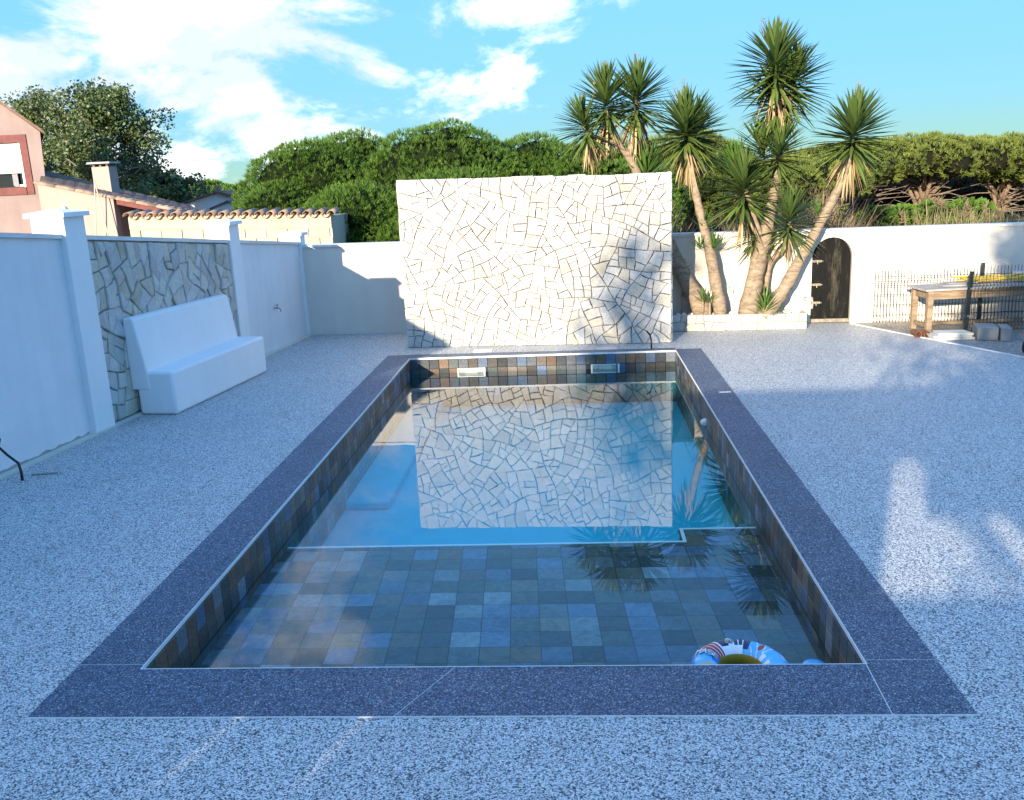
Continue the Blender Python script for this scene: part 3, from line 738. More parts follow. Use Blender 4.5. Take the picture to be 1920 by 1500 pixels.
# ================================================================== YUCCAS
def un(px, py, Y):
    d = rt*((px-960)/F_PX)-up*((py-750)/F_PX)+fw
    return Vector((0, 0, CAM_H))+d*(Y/d.y)
def leaves(specs, r_):
    """sword leaves: each = base point, direction, length, width, droop; returns V, F, shade"""
    V, F, S = [], [], []
    for b, d, L, w, dr, sh in specs:
        d = d.normalized(); side = d.cross(Vector((0, 0, 1)))
        if side.length < .05: side = Vector((1, 0, 0))
        side.normalize(); nrm = side.cross(d).normalized()
        rows = [(0, .55), (.22, .85), (.5, 1.0), (.8, .6), (1, 0)]
        base = len(V)
        for t, k in rows:
            c = b+d*(L*t)+Vector((0, 0, -1))*(dr*L*t*t)
            if t == 1: V.append(c)
            else:
                hw = w*.5*k; V += [c-side*hw+nrm*hw*.35, c-nrm*hw*.1, c+side*hw+nrm*hw*.35]
        for q in range(3):
            o_ = base+q*3
            for m in (0, 1): F.append((o_+m, o_+m+1, o_+m+4)); F.append((o_+m, o_+m+4, o_+m+3))
        o_ = base+9; F.append((o_, o_+1, o_+3)); F.append((o_+1, o_+2, o_+3))
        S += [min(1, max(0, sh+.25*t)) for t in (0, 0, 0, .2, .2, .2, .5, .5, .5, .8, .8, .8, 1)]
    return V, F, S
def rosette(parent, tip, axis, R, seed, n=120, dead=40, young=False, stem=.5):
    r_ = random.Random(seed); axis = axis.normalized()
    a = axis.cross(Vector((0, 1, 0))); a = a.normalized() if a.length > .1 else Vector((1, 0, 0)); b = axis.cross(a)
    sp1, sp2 = [], []
    for i in range(n):
        f = (i+r_.random())/n; th = R_(4+(62 if young else 114)*f**.8+r_.uniform(-9, 9)); ph = i*2.39996+r_.uniform(-.25, .25)
        d = axis*math.cos(th)+(a*math.cos(ph)+b*math.sin(ph))*math.sin(th)
        L = R*1.12*(.72+.28*math.sin(min(1, f*1.6)*math.pi*.6))*r_.uniform(.82, 1.08)
        sp1.append((tip-axis*(stem*R*f)+d*.015, d, L, R*.082*r_.uniform(.85, 1.15), .02+.16*f*r_.random(), r_.uniform(.05, .55)+.75*(f > .62)*r_.random()))
    for i in range(int(dead*.9)):
        f = r_.random(); th = R_(118+48*f+r_.uniform(-8, 8)); ph = r_.uniform(0, 6.283)
        d = axis*math.cos(th)+(a*math.cos(ph)+b*math.sin(ph))*math.sin(th); d = (d+Vector((0, 0, -.5))).normalized()
        sp2.append((tip-axis*(stem*R*(.8+.45*f)), d, R*r_.uniform(.7, 1.1), R*.055*r_.uniform(.7, 1.1), .12, r_.uniform(0, .9)))
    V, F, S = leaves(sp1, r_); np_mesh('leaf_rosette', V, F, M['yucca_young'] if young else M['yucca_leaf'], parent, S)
    if sp2: V, F, S = leaves(sp2, r_); np_mesh('dead_leaf_skirt', V, F, M['yucca_dead'], parent, S)
def stalk(parent, p, h, seed):
    r_ = random.Random(seed); mb = MB(); q = p+Vector((r_.uniform(-.05, .05), 0, h)); mb.tube([p, (p+q)/2+Vector((.01, 0, 0)), q], [.008, .006, .003], 5)
    for i in range(14):
        t_ = r_.uniform(.35, 1); c = p.lerp(q, t_); e = c+Vector((r_.uniform(-.09, .09), r_.uniform(-.05, .05), r_.uniform(-.02, .07))); mb.tube([c, e], [.004, .0025], 4)
    mb.build('flower_stalk', M['dead_twig'], parent)
def trunk(parent, pts, radii, name='trunk', Ys=None):
    P = [un(x, y, Y) for x, y, Y in pts]; Q, RR = [], []
    for i in range(len(P)-1):                                   # smooth (Catmull-Rom) and add knuckles
        p0, p1, p2, p3 = P[max(i-1, 0)], P[i], P[i+1], P[min(i+2, len(P)-1)]
        for k in range(6):
            t_ = k/6; Q.append(.5*((2*p1)+(p2-p0)*t_+(2*p0-5*p1+4*p2-p3)*t_*t_+(3*p1-p0-3*p2+p3)*t_**3)); RR.append((radii[i]+(radii[i+1]-radii[i])*t_)*.87*random.uniform(.91, 1.10))
    Q.append(P[-1]); RR.append(radii[-1])
    mb = MB().tube(Q, RR, 12, rough=.05); o = mb.build(name, M['yucca_bark'], parent, True); return P
YU = [
 ('yucca_tree', 'leaning yucca with three leaf heads, partly hidden behind the white stone wall', [
   ([(1322, 592, 15.62), (1268, 490, 15.66), (1235, 410, 15.72), (1195, 325, 15.75), (1175, 285, 15.75)], [.19, .14, .10, .085, .075], 'trunk'),
   ([(1176, 288, 15.75), (1150, 255, 15.72), (1137, 205, 15.7)], [.07, .055, .045], 'branch'),
   ([(1180, 292, 15.75), (1188, 240, 15.8), (1195, 190, 15.82)], [.06, .05, .045], 'branch'),
   ([(1160, 268, 15.74), (1120, 262, 15.62), (1092, 235, 15.55)], [.05, .045, .04], 'branch')],
  [(1135, 172, 15.7, -.05, .62, 130, 46, 0), (1197, 165, 15.82, .12, .66, 120, 40, 0), (1090, 222, 15.52, -.35, .52, 100, 40, 0), (1213, 315, 16.0, .1, .62, 50, 0, 1)],
  [(1130, 165, 15.7, .42), (1196, 150, 15.8, .42), (1110, 190, 15.6, .3)]),
 ('yucca_tree', 'yucca with one drooping head on a slim trunk right beside the stone wall', [
   ([(1352, 592, 15.52), (1335, 490, 15.5), (1318, 420, 15.5), (1300, 340, 15.52), (1290, 270, 15.55)], [.135, .105, .085, .07, .06], 'trunk')],
  [(1286, 222, 15.55, -.03, .66, 150, 60, 0), (1308, 232, 15.75, .2, .58, 80, 20, 0), (1338, 462, 15.46, .25, .30, 26, 0, 1), (1312, 462, 15.40, -.4, .26, 20, 0, 1), (1322, 425, 15.55, .2, .32, 22, 0, 1), (1366, 545, 15.46, .5, .12, 8, 0, 1)],
  [(1270, 200, 15.6, .35), (1282, 190, 15.6, .36)]),
 ('yucca_tree', 'tallest yucca with thick trunk, several leaf heads and bare side branches', [
   ([(1402, 592, 15.50), (1420, 500, 15.5), (1438, 430, 15.52), (1453, 350, 15.56), (1460, 270, 15.6), (1462, 190, 15.62), (1458, 135, 15.62)], [.20, .15, .125, .085, .07, .06, .05], 'trunk'),
   ([(1432, 462, 15.5), (1415, 410, 15.42), (1398, 355, 15.36)], [.075, .05, .045], 'branch'),
   ([(1461, 215, 15.6), (1480, 190, 15.7), (1490, 160, 15.75)], [.05, .045, .04], 'branch'),
   ([(1432, 592, 15.62), (1442, 500, 15.64), (1478, 455, 15.55), (1480, 415, 15.5)], [.075, .06, .045, .04], 'branch')],
  [(1453, 100, 15.6, -.05, .70, 140, 50, 0), (1490, 135, 15.78, .25, .66, 120, 40, 0), (1452, 165, 15.72, -.1, .62, 90, 46, 0), (1466, 268, 15.42, .2, .58, 80, 0, 0), (1425, 270, 15.7, -.25, .60, 70, 0, 0),
   (1393, 335, 15.34, -.05, .66, 120, 26, 0), (1378, 315, 15.7, -.3, .60, 60, 10, 1), (1483, 395, 15.45, .12, .58, 100, 14, 0), (1405, 425, 15.75, -.4, .5, 60, 16, 0), (1436, 575, 15.38, .15, .42, 34, 0, 1)],
  [(1432, 95, 15.6, .55), (1440, 220, 15.62, .3)]),
 ('yucca_tree', 'yucca leaning right over the arched door with one round head', [
   ([(1432, 595, 15.42), (1468, 545, 15.42), (1498, 490, 15.4), (1540, 415, 15.38), (1578, 340, 15.36), (1598, 275, 15.36)], [.17, .13, .10, .085, .07, .06], 'trunk')],
  [(1605, 228, 15.36, .12, .68, 170, 64, 0), (1532, 398, 15.42, -.1, .26, 18, 0, 1)],
  [(1606, 205, 15.4, .42), (1612, 215, 15.4, .36)])]
for k, (nm, lab, trs, heads, stalks) in enumerate(YU):
    base = un(*trs[0][0][0]); t_ = thing(nm, (base.x, base.y, .2), lab, 'yucca', 'yuccas in the planter')
    for pts_, rad_, pn in trs: trunk(t_, pts_, rad_, pn)
    for i, (x, y, Y, lean, Rr, n, dead, yg) in enumerate(heads): rosette(t_, un(x, y, Y), Vector((lean, -.06, 1)), Rr, 100*k+i, int(n*1.3), dead, bool(yg), (.45 if yg else .65) if Rr > .4 else .25)
    for i, (x, y, Y, hh) in enumerate(stalks): stalk(t_, un(x, y, Y), hh, i+k*9)
for lab, x, y, Y, Rr, n in [('small yucca shoot against the wall behind the leaning trunk', 1279, 508, 15.66, .26, 20), ('upright yucca shoot low between the two left trunks', 1318, 562, 15.45, .26, 20), ('tiny yucca shoot left of the second trunk foot', 1331, 566, 15.40, .20, 14)]:
    p = un(x, y, Y); o = thing('yucca_shoot', (p.x, p.y, .2), lab, 'plant', 'yucca shoots')
    MB().tube([(p.x, p.y, .2), (p.x, p.y, p.z)], .02, 6).build('stem', M['yucca_bark'], o)
    rosette(o, p, Vector((.05, 0, 1)), Rr, int(x), n, 0, True, .2)

# ================================================================== RIGHT-HAND YARD
t = NT('weathered_wood'); k = t.noise(6, 6, .65, stretch=(.4, 3, 3)); t.bump(k, .5, .01)
M['wood'] = t.set(t.ramp(k, [(.3, (.17, .115, .07)), (.7, (.36, .27, .18))]), .8, .2)
t = NT('grey_board'); k = t.noise(6, 6, .65, stretch=(.5, 4, 4)); t.bump(k, .4, .008); M['board'] = t.set(t.ramp(k, [(.3, (.20, .18, .16)), (.7, (.48, .45, .41))]), .8, .2)
A_ = R_(5.5); tc_, ts_ = math.cos(A_), math.sin(A_); TO = np.array([5.50, 14.42])
def TT(a, b, z): return (TO[0]+a*tc_-b*ts_, TO[1]+a*ts_+b*tc_, z)
tab = thing('work_table', TT(1.1, .3, 0), 'long weathered wooden work table behind the wire fence', 'table')
LT, WT = 2.3, .60
for i in range(3): MB().box(-.04, LT, -.03+i*.22, -.03+(i+1)*.22-.004, .672, .705, .003, TT).build('top_board', M['board'], tab)
for b in (.03, WT-.06): MB().box(.08, LT-.1, b, b+.035, .535, .671, .003, TT).build('apron', M['wood'], tab)
for a in (.05, LT-.12): MB().box(a, a+.035, .066, WT-.061, .545, .671, .003, TT).build('apron', M['wood'], tab)
for a in (.02, LT-.12):
    for b in (-.0, WT-.095): MB().box(a, a+.085, b-.003+(.0 if b else .0), b+.085, 0, .669, .006, lambda x, y, z: TT(x+(.03-.045*(.67-z))*(1 if x < 1 else -1)*.0, y, z)).build('leg', M['wood'], tab)
MB().box(.045, .085, .09, WT-.1, .09, .15, .004, TT).build('stretcher', M['wood'], tab)
MB().box(.11, LT-.13, .26, .31, .09, .14, .004, TT).build('stretcher', M['wood'], tab)
o = MB().box(.32, 1.15, .16, .50, .706, .732, .004, TT).build('loose_board', M['board']); setp(o, 'pale loose board lying flat on the work table', 'board')
o = MB().box(.44, .95, .22, .46, .733, .752, .004, TT).build('small_board', M['board']); setp(o, 'short grey board on top of the loose board on the table', 'board')
rnd = random.Random(2); mb = MB(); P = []
for k in range(9):
    a0, a1 = .55+rnd.uniform(0, .25), 1.75+rnd.uniform(-.15, .2); b = rnd.uniform(.05, .45)
    seq = np.linspace(0, 1, 9); seq = seq if k % 2 == 0 else seq[::-1]
    for q in seq: P.append(TT(a0+(a1-a0)*q, b+.05*math.sin(q*7+k), .765+.055*abs(math.sin(q*5+k*1.3))+.01*(k % 3)))
mb.tube(P, .012, 7); o = mb.build('garden_hose', plain('yellow_hose', (.62, .43, .06), .45, .4), None, True); setp(o, 'loosely coiled yellow garden hose lying on the work table', 'hose')
o = MB().box(1.62, 1.95, .32, .52, .706, .86, .01, TT).build('storage_box', plain('grey_box', (.42, .44, .47), .5)); setp(o, 'grey plastic box at the far right on the table', 'box')
# wire fence panels (dark green), folded wires
M['fence'] = plain('fence_green', (.012, .022, .022), .5, .4)
def fence(p0, p1, z0, z1, posts, label):
    p0, p1 = Vector((*p0, 0)), Vector((*p1, 0)); L = (p1-p0).length; d = (p1-p0)/L; nrm = Vector((d.y, -d.x, 0))
    f = thing('wire_fence', tuple(p0.lerp(p1, .5)), label, 'fence', 'wire fence panels')
    prof = [(z0, 0), (z0+.05, 0), (z0+.09, .035), (z0+.13, 0), (z1-.21, 0), (z1-.17, .035), (z1-.13, 0), (z1-.03, 0), (z1, .0)]
    n = int(L/.052); mb = MB()
    for i in range(n+1):
        c = p0+d*(L*i/n); mb.tube([c+nrm*o_+Vector((0, 0, z)) for z, o_ in prof], .0045, 4, caps=False)
    mb.build('vertical_wires', M['fence'], f)['kind'] = 'stuff'
    for z, o_ in ((z0+.02, 0), (z0+.13, 0), (z0+.30, 0), (z0+.47, 0), (z0+.62, 0), (z1-.21, 0), (z1-.13, 0)):
        mb = MB(); mb.tube([p0+nrm*(o_+.005)+Vector((0, 0, z)), p1+nrm*(o_+.005)+Vector((0, 0, z))], .0045, 5); mb.build('horizontal_wire', M['fence'], f)
    for s_, lean in posts:
        c = p0+d*s_; mb = MB(); T = lambda x, y, z: (c.x+d.x*x+nrm.x*y+lean*z, c.y+d.y*x+nrm.y*y, z)
        mb.box(-.028, .028, -.055, -.012, -.05, z1+.05, .006, T); p = mb.build('post', M['fence'], f)
        for z in (.3, .72): MB().box(-.012, .012, -.011, .012, z-.015, z+.015, .003, T).build('clip', M['steel'], p)
fence((5.03, 15.46), (8.2, 15.28), .03, .93, [(1.70, .0)], 'dark wire fence panel standing behind the work table')
fence((6.02, 14.22), (8.3, 14.30), .05, .93, [(.02, .035)], 'dark wire fence panel with leaning post in front of the table')
# slabs, pipes, blocks
M['slab'] = render_mat('cream_slab', (.72, .67, .57), .25, .1)
for k, (dx, dy, w, h_, lab) in enumerate([(0, 0, .58, .0, 'lowest cream slab of the small stack on the gravel'), (-.02, .03, .56, .034, 'middle cream slab of the small stack on the gravel'), (.03, .02, .50, .068, 'topmost cream slab with slanted end on the stack')]):
    cx, cy_ = 5.74+dx, 14.02+dy; a = R_(3-4*k); T = lambda x, y, z: (cx+x*math.cos(a)-y*math.sin(a), cy_+x*math.sin(a)+y*math.cos(a), z)
    mb = MB(); hw = w/2; sl = .05 if k == 2 else 0
    vs = [(-hw, -.15), (hw, -.15), (hw-sl, .15), (-hw, .15)]
    mb.prism(vs, h_, h_+.032, T); setp(mb.build('coping_slab', M['slab']), lab, 'slab', 'stacked cream slabs')
for x, y, lab in ((5.30, 14.24, 'short rusty clay pipe left of the cream slabs'), (5.42, 14.22, 'short rusty clay pipe touching the cream slab stack')):
    mb = MB(); seg = 16; vs = []; fs = []
    for yy, r in ((-.1, .052), (.1, .052), (.1, .040), (-.1, .040)):
        for k in range(seg): a = 2*math.pi*k/seg; vs.append((x+r*math.cos(a), y+yy, .052+r*math.sin(a)))
    for i in range(4):
        for k in range(seg): fs.append((i*seg+k, i*seg+(k+1) % seg, ((i+1) % 4)*seg+(k+1) % seg, ((i+1) % 4)*seg+k))
    mb.add(vs, fs); setp(smooth_by_angle(mb.build('clay_pipe', plain('rusty_clay', (.16, .07, .04), .8, var=.4, scale=25))), lab, 'pipe', 'clay pipes')
M['concrete'] = render_mat('concrete_block', (.36, .35, .33), .8, .2)
for k, (x, y, a, lab) in enumerate([(6.22, 13.98, -12, 'left one of two grey concrete blocks on the gravel'), (6.44, 13.86, -14, 'right one of two grey concrete blocks on the gravel')]):
    ca, sa = math.cos(R_(a)), math.sin(R_(a)); w = .14 if k == 0 else .07
    T = lambda u, v, z: (x+u*ca-v*sa, y+u*sa+v*ca, z)
    bl = thing('concrete_block', (x, y, 0), lab, 'block', 'concrete blocks')
    for b0, b1 in ((-.20, -.165), (-.02, .02), (.165, .20)): MB().box(-w, w, b0, b1, 0, .19, .004, T).build('web', M['concrete'], bl)
    for s_ in (-1, 1): MB().box(*(sorted((s_*w, s_*(w-.03)))), -.164, .164, .0, .1895, 0, T).build('face_shell', M['concrete'], bl)
    MB().box(-w+.031, w-.031, -.164, .164, .16, .187, 0, T).build('closed_top', M['concrete'], bl)
# child's bicycle at the right edge
bk = thing('kids_bicycle', (6.55, 12.5, 0), 'red and white childs bicycle lying half in view at the right edge', 'bicycle')
def ring(cx, cy_, cz, R, r, ax, seg=28, s2=8):
    ax = Vector(ax).normalized(); a = ax.cross(Vector((0, 0, 1))).normalized(); b = ax.cross(a); mb = MB(); vs = []; fs = []
    for i in range(seg):
        t_ = 2*math.pi*i/seg; rd = a*math.cos(t_)+b*math.sin(t_)
        for k in range(s2): p = 2*math.pi*k/s2; q = Vector((cx, cy_, cz))+rd*(R+r*math.cos(p))+ax*(r*math.sin(p)); vs.append(q)
    for i in range(seg):
        for k in range(s2): fs.append((i*s2+k, i*s2+(k+1) % s2, ((i+1) % seg)*s2+(k+1) % s2, ((i+1) % seg)*s2+k))
    return mb.add(vs, fs)
for cx, cy_ in ((6.22, 12.62), (6.95, 12.85)):
    w = ring(cx, cy_, .155, .125, .028, (-.55, .83, .12)).build('wheel', M['black_plastic'], bk, True)
    ring(cx, cy_, .155, .095, .010, (-.55, .83, .12)).build('rim', M['white_plastic'], w, True)
    mb = MB()
    for i in range(10): t_ = 2*math.pi*i/10; mb.tube([(cx, cy_, .155), (cx+.095*math.cos(t_)*.83, cy_+.095*math.cos(t_)*.55, .155+.095*math.sin(t_))], .002, 4)
    mb.build('spokes', M['steel'], w)
mb = MB(); red = plain('bike_red', (.55, .03, .05), .35, .5)
mb.tube([(6.22, 12.62, .155), (6.27, 12.64, .34), (6.30, 12.65, .42)], .016, 8).tube([(6.27, 12.64, .33), (6.6, 12.74, .22), (6.95, 12.85, .155)], .018, 8).tube([(6.6, 12.74, .22), (6.72, 12.78, .42)], .016, 8); mb.build('frame', red, bk, True)
mb = MB(); mb.tube([(6.20, 12.80, .47), (6.28, 12.66, .44), (6.40, 12.50, .47)], .014, 8); mb.build('handlebar', M['white_plastic'], bk, True)
MB().box(6.64, 6.84, 12.74, 12.84, .42, .46, .02).build('saddle', M['black_plastic'], bk)
MB().box(6.13, 6.25, 12.56, 12.66, .25, .38, .03).build('front_plate', red, bk)

# ================================================================== SMALL THINGS ON THE DECK
mb = MB(); mb.tube([(1.20, 13.92, -.02), (1.20, 13.92, .12), (1.185, 13.96, .20), (1.14, 14.05, .26)], .013, 8)
setp(mb.build('black_cable', M['black_plastic'], None, True), 'short black cable end rising from the deck before the stone wall', 'cable', 'cable ends')
mb = MB(); mb.tube([(-5.42, 8.12, -.03), (-5.425, 8.13, .10), (-5.45, 8.15, .17), (-5.56, 8.17, .25), (-5.63, 8.16, .34), (-5.60, 8.16, .42)], .013, 8)
setp(mb.build('black_cable', M['black_plastic'], None, True), 'curved black cable end rising from the deck beside the left wall', 'cable', 'cable ends')
setp(MB().tube([(-5.42, 8.28, .008), (-5.18, 8.33, .008)], .008, 6).build('metal_rod', M['steel']), 'short dark metal rod lying beside the left wall cable', 'rod')
for x, y, w, lab in ((-1.45, 14.20, .30, 'white skimmer lid in the deck near the sunlit end of the stone wall'), (.52, 14.06, .30, 'pale skimmer lid in the deck near the black cable')):
    setp(MB().box(x-w/2, x+w/2, y-.10, y+.10, -.01, .008, .003).build('skimmer_lid', M['white_plastic'] if x < 0 else M['strip']), lab, 'lid', 'skimmer lids')

# swim ring -------------------------------------------------------
def ring_mat():
    t = NT('printed_vinyl'); a = t.n.new('ShaderNodeAttribute'); a.attribute_name = 'print'; t.link(a.outputs['Color'], t.b.inputs['Base Color'])
    t.b.inputs['Roughness'].default_value = .25; t.b.inputs['Specular IOR Level'].default_value = .5; return t.m
sr = thing('swim_ring', (.93, 4.885, WZ), 'printed blue, red and white inflatable swim ring floating in the near corner', 'swim ring')
RC, RR_, Rr = Vector((.93, 4.885, WZ+.035)), .205, .088
SEG, S2 = 220, 64
vs, fs, cols = [], [], []
for i in range(SEG):
    t_ = 2*math.pi*i/SEG
    for k in range(S2):
        p = 2*math.pi*k/S2; pinch = 1-.04*abs(math.sin(t_*9))
        r = RR_+Rr*pinch*math.cos(p); vs.append((RC.x+r*math.cos(t_), RC.y+r*math.sin(t_), RC.z+Rr*.92*pinch*math.sin(p)))
BL, WH, RD, NV, LB, TN, YL = (.03, .22, .62), (.82, .84, .86), (.42, .045, .03), (.02, .03, .10), (.10, .48, .80), (.52, .40, .26), (.30, .22, .02)
for i in range(SEG):
    dg = math.degrees(2*math.pi*(i+.5)/SEG)                   # 0 = +x (right), 90 = away from the camera
    for k in range(S2):
        fs.append((i*S2+k, ((i+1) % SEG)*S2+k, ((i+1) % SEG)*S2+(k+1) % S2, i*S2+(k+1) % S2))
        pd = math.degrees(2*math.pi*(k+.5)/S2)                # 90 = top, 0 = outer side, 180 = inner side
        c = LB
        if 150 < pd < 300: c = YL
        elif 122 < dg < 148:                                   # red band with white lines
            c = WH if abs(dg-128) < .9 or abs(dg-139) < .9 else RD
        elif 75 < dg <= 122:
            c = WH
            if 62 < pd < 112 and (77 < dg < 92 or 103 < dg < 120): c = NV
            if 62 < pd < 112 and (abs(dg-84) < .8 or abs(dg-108) < .8): c = WH
        elif 60 < dg <= 75: c = NV if 40 < pd < 130 and dg > 64 else LB
        elif 30 < dg <= 60: c = WH if abs(math.sin(dg*.22+pd*.05)) < .22 else (RD if (pd-95)**2/500+(dg-42)**2/30 < 1 else LB)
        elif 148 <= dg < 182: c = BL if pd > 120 or pd < 45 else LB
        elif 182 <= dg < 215: c = TN if (pd-80)**2/1600+(dg-196)**2/90 < 1 else LB
        elif (int(dg/14)+int(pd/60)) % 3 == 0: c = WH
        cols.append(c)
me = bpy.data.meshes.new('mesh'); me.from_pydata(vs, [], fs); ca = me.color_attributes.new('print', 'FLOAT_COLOR', 'CORNER')
ca.data.foreach_set('color', np.repeat(np.array([(*c, 1.) for c in cols], np.float32), 4, axis=0).ravel())
me.polygons.foreach_set('use_smooth', [True]*len(fs)); me.materials.append(ring_mat()); me.update(); link('ring_tube', me, sr)
def on_ring(dg, pd, lift=.0015):
    t_, p = R_(dg), R_(pd); r = RR_+(Rr+lift)*math.cos(p); return Vector((RC.x+r*math.cos(t_), RC.y+r*math.sin(t_), RC.z+(Rr*.95+lift)*math.sin(p)))
def ring_patch(polys, name, mat, lift):
    mb = MB()
    for p in polys: mb.add([on_ring(a, b, lift) for a, b in p], [tuple(range(len(p)))])
    return mb.build(name, mat, sr)
circ = lambda a, b, ra, rb, n=18: [(a+ra*math.cos(t_), b+rb*math.sin(t_)) for t_ in np.linspace(0, 2*math.pi, n, endpoint=False)]
vw, vk = plain('print_white', (.82, .84, .86), .3), plain('print_navy', (.02, .025, .07), .3)
ring_patch([circ(98, 88, 5.4, 17)], 'badge', vk, .003); ring_patch([circ(98, 88, 4.6, 14.5)], 'badge_ring', vw, .004); ring_patch([circ(98, 88, 4.0, 12.5)], 'badge_face', vk, .005)
ring_patch([circ(98, 83, 1.7, 5)]+[circ(98+dx, 91+dy, .8, 2.6) for dx, dy in ((-2.3, -1), (-.8, 4), (.9, 4), (2.4, -1))], 'badge_emblem', vw, .006)
# raised print: letters H A S E running over the tube
LET = {'A': [((0, 0), (.5, 1)), ((.5, 1), (1, 0)), ((.22, .4), (.78, .4))], 'S': [((1, 1), (0, 1)), ((0, 1), (0, .5)), ((0, .5), (1, .5)), ((1, .5), (1, 0)), ((1, 0), (0, 0))],
       'E': [((0, 0), (0, 1)), ((0, 1), (1, 1)), ((0, .5), (.8, .5)), ((0, 0), (1, 0))], 'H': [((0, 0), (0, 1)), ((1, 0), (1, 1)), ((0, .5), (1, .5))]}
def letters(word, mat, w, lift, name):
    polys = []
    for i, ch in enumerate(word):
        pb = 52+i*23                                           # stacked from the outer side to the inner side
        for (x0, y0), (x1, y1) in LET[ch]:
            A0 = np.array([151+13*(1-y0), pb+17*x0]); A1 = np.array([151+13*(1-y1), pb+17*x1]); d = A1-A0; n = max(2, int(np.hypot(d[0]*1.3, d[1]*.6)/2))
            nn = np.array([-d[1]*.36, d[0]*2.8]); nn /= max(1e-6, math.hypot(nn[0]*2.8, nn[1]*.36*2.8)); 
            dirn = d/np.hypot(d[0], d[1]); A0 = A0-dirn*np.array([.8, 1.4]); A1 = A1+dirn*np.array([.8, 1.4])
            horiz = abs(d[0]) > abs(d[1])*.5
            off = np.array([0, w*2.1]) if horiz else np.array([w*.95, 0])
            for q in range(n):
                a, b = A0+(A1-A0)*q/n, A0+(A1-A0)*(q+1)/n; polys.append([tuple(a-off), tuple(b-off), tuple(b+off), tuple(a+off)])
    return ring_patch(polys, name, mat, lift)
letters('HASE', vk, 1.75, .003, 'print_lettering_outline'); letters('HASE', vw, 1.0, .0045, 'print_lettering')
mb = MB(); a0 = on_ring(104, 90, .0); mb.lathe([(.011, a0.z-.004), (.011, a0.z+.018), (.006, a0.z+.024)], a0.x, a0.y-.01, 10); mb.build('valve', plain('clear_valve', (.6, .62, .5), .3), sr)
mb = MB()
prof = [(.02, WZ-.04), (.055, WZ-.02), (.072, WZ+.015), (.06, WZ+.05), (.02, WZ+.062)]
mb.lathe(prof, 0, 0, 24); mb.v = [(1.37+x*1.05, 4.93+y, z) for x, y, z in mb.v]
o = mb.build('pool_float', plain('float_blue', (.06, .42, .78), .3, .5), None, True); setp(o, 'small light blue float on the water right of the swim ring', 'float')

# ================================================================== HOUSES BEHIND THE LEFT WALL
M['pink'] = render_mat('pink_render', (.30, .225, .212), .4, .16)
M['peach'] = render_mat('peach_render', (.42, .32, .28), .4, .1)
M['red'] = plain('red_surround', (.16, .052, .048), .7, var=.2)
M['shutter'] = plain('white_shutter', (.74, .75, .76), .45, var=.05)
t = NT('roof_tile'); k = t.noise(3, 6, .7); t.bump(t.noise(30, 4), .4, .01); M['tile'] = t.set(t.ramp(k, [(.28, (.15, .11, .085)), (.5, (.34, .24, .175)), (.72, (.47, .36, .28))]), .85, .15)
M['tile_old'] = (lambda t: t.set(t.ramp(t.noise(2.2, 6, .75), [(.3, (.075, .06, .05)), (.55, (.19, .13, .10)), (.75, (.36, .23, .16))]), .9, .1))(NT('old_roof_tile'))
HY = 24.0
ph = thing('pink_house', (-17, HY+3, 0), 'two storey pink rendered house with half lowered white roller shutter', 'house')
def TH(x, z, d): return (x-.60*d, HY+d, z)        # side walls recede away from the garden
hx1 = -13.82
gab = [(-22, 0), (hx1-.25, 0), (hx1, 4.36), (-16.8, 6.65), (-22, 2.8)]
wx0, wx1, wz0, wz1 = -15.75, -14.42, 2.98, 4.12
mb = MB()
mb.prism([(-22, 0), (wx0, 0), (wx0, 6.2), (-16.8, 6.65), (-22, 4.0)], 0, .25, TH)
mb.prism([(wx1, 0), (hx1-.22, 0), (hx1, 4.36), (wx1, 4.85)], 0, .25, TH)
mb.prism([(wx0, 0), (wx1, 0), (wx1, wz0), (wx0, wz0)], 0, .25, TH); mb.prism([(wx0, wz1), (wx1, wz1), (wx1, 4.85), (wx0, 5.84)], 0, .25, TH)
mb.prism([(hx1-.47, 0), (hx1-.22, 0), (hx1-.22, 4.3), (hx1-.47, 4.3)], .251, 7, TH); mb.build('house_wall', M['pink'], ph)
mb = MB().prism([(hx1+.10, 4.30), (hx1+.10, 4.38), (-16.8, 6.76), (-22, 4.1), (-22, 4.0), (-16.8, 6.66)], -.12, 7, TH); mb.build('roof', M['tile_old'], ph)
sw = .2
w = MB().box(wx0-sw, wx0, HY-.03, HY+.05, wz0-sw, wz1+sw).box(wx1, wx1+sw, HY-.03, HY+.05, wz0-sw, wz1+sw).box(wx0, wx1, HY-.03, HY+.05, wz1, wz1+sw).box(wx0, wx1, HY-.05, HY+.05, wz0-sw, wz0).build('window', M['red'], ph)
mb = MB(); nsl = 18
for k in range(nsl):
    z0 = wz0+.36+(wz1-wz0-.36)*k/nsl; z1 = wz0+.36+(wz1-wz0-.36)*(k+1)/nsl
    mb.add([(wx0+.03, HY+.06, z0), (wx1-.09, HY+.06, z0), (wx1-.09, HY+.045, (z0+z1)/2), (wx0+.03, HY+.045, (z0+z1)/2), (wx1-.09, HY+.06, z1-.004), (wx0+.03, HY+.06, z1-.004)], [(0, 1, 2, 3), (3, 2, 4, 5)])
mb.build('roller_shutter', M['shutter'], w)
mb = MB().box(wx1-.085, wx1-.03, HY+.02, HY+.07, wz0, wz1).box(wx1-.40, wx1-.09, HY+.14, HY+.18, wz0+.02, wz0+.07).box(wx1-.40, wx1-.35, HY+.14, HY+.18, wz0+.07, wz0+.36); mb.build('window_frame', M['shutter'], w)
MB().box(wx0, wx1, HY+.19, HY+.2, wz0, wz1).build('pane', plain('dark_glass', (.015, .017, .02), .1, .6), w)
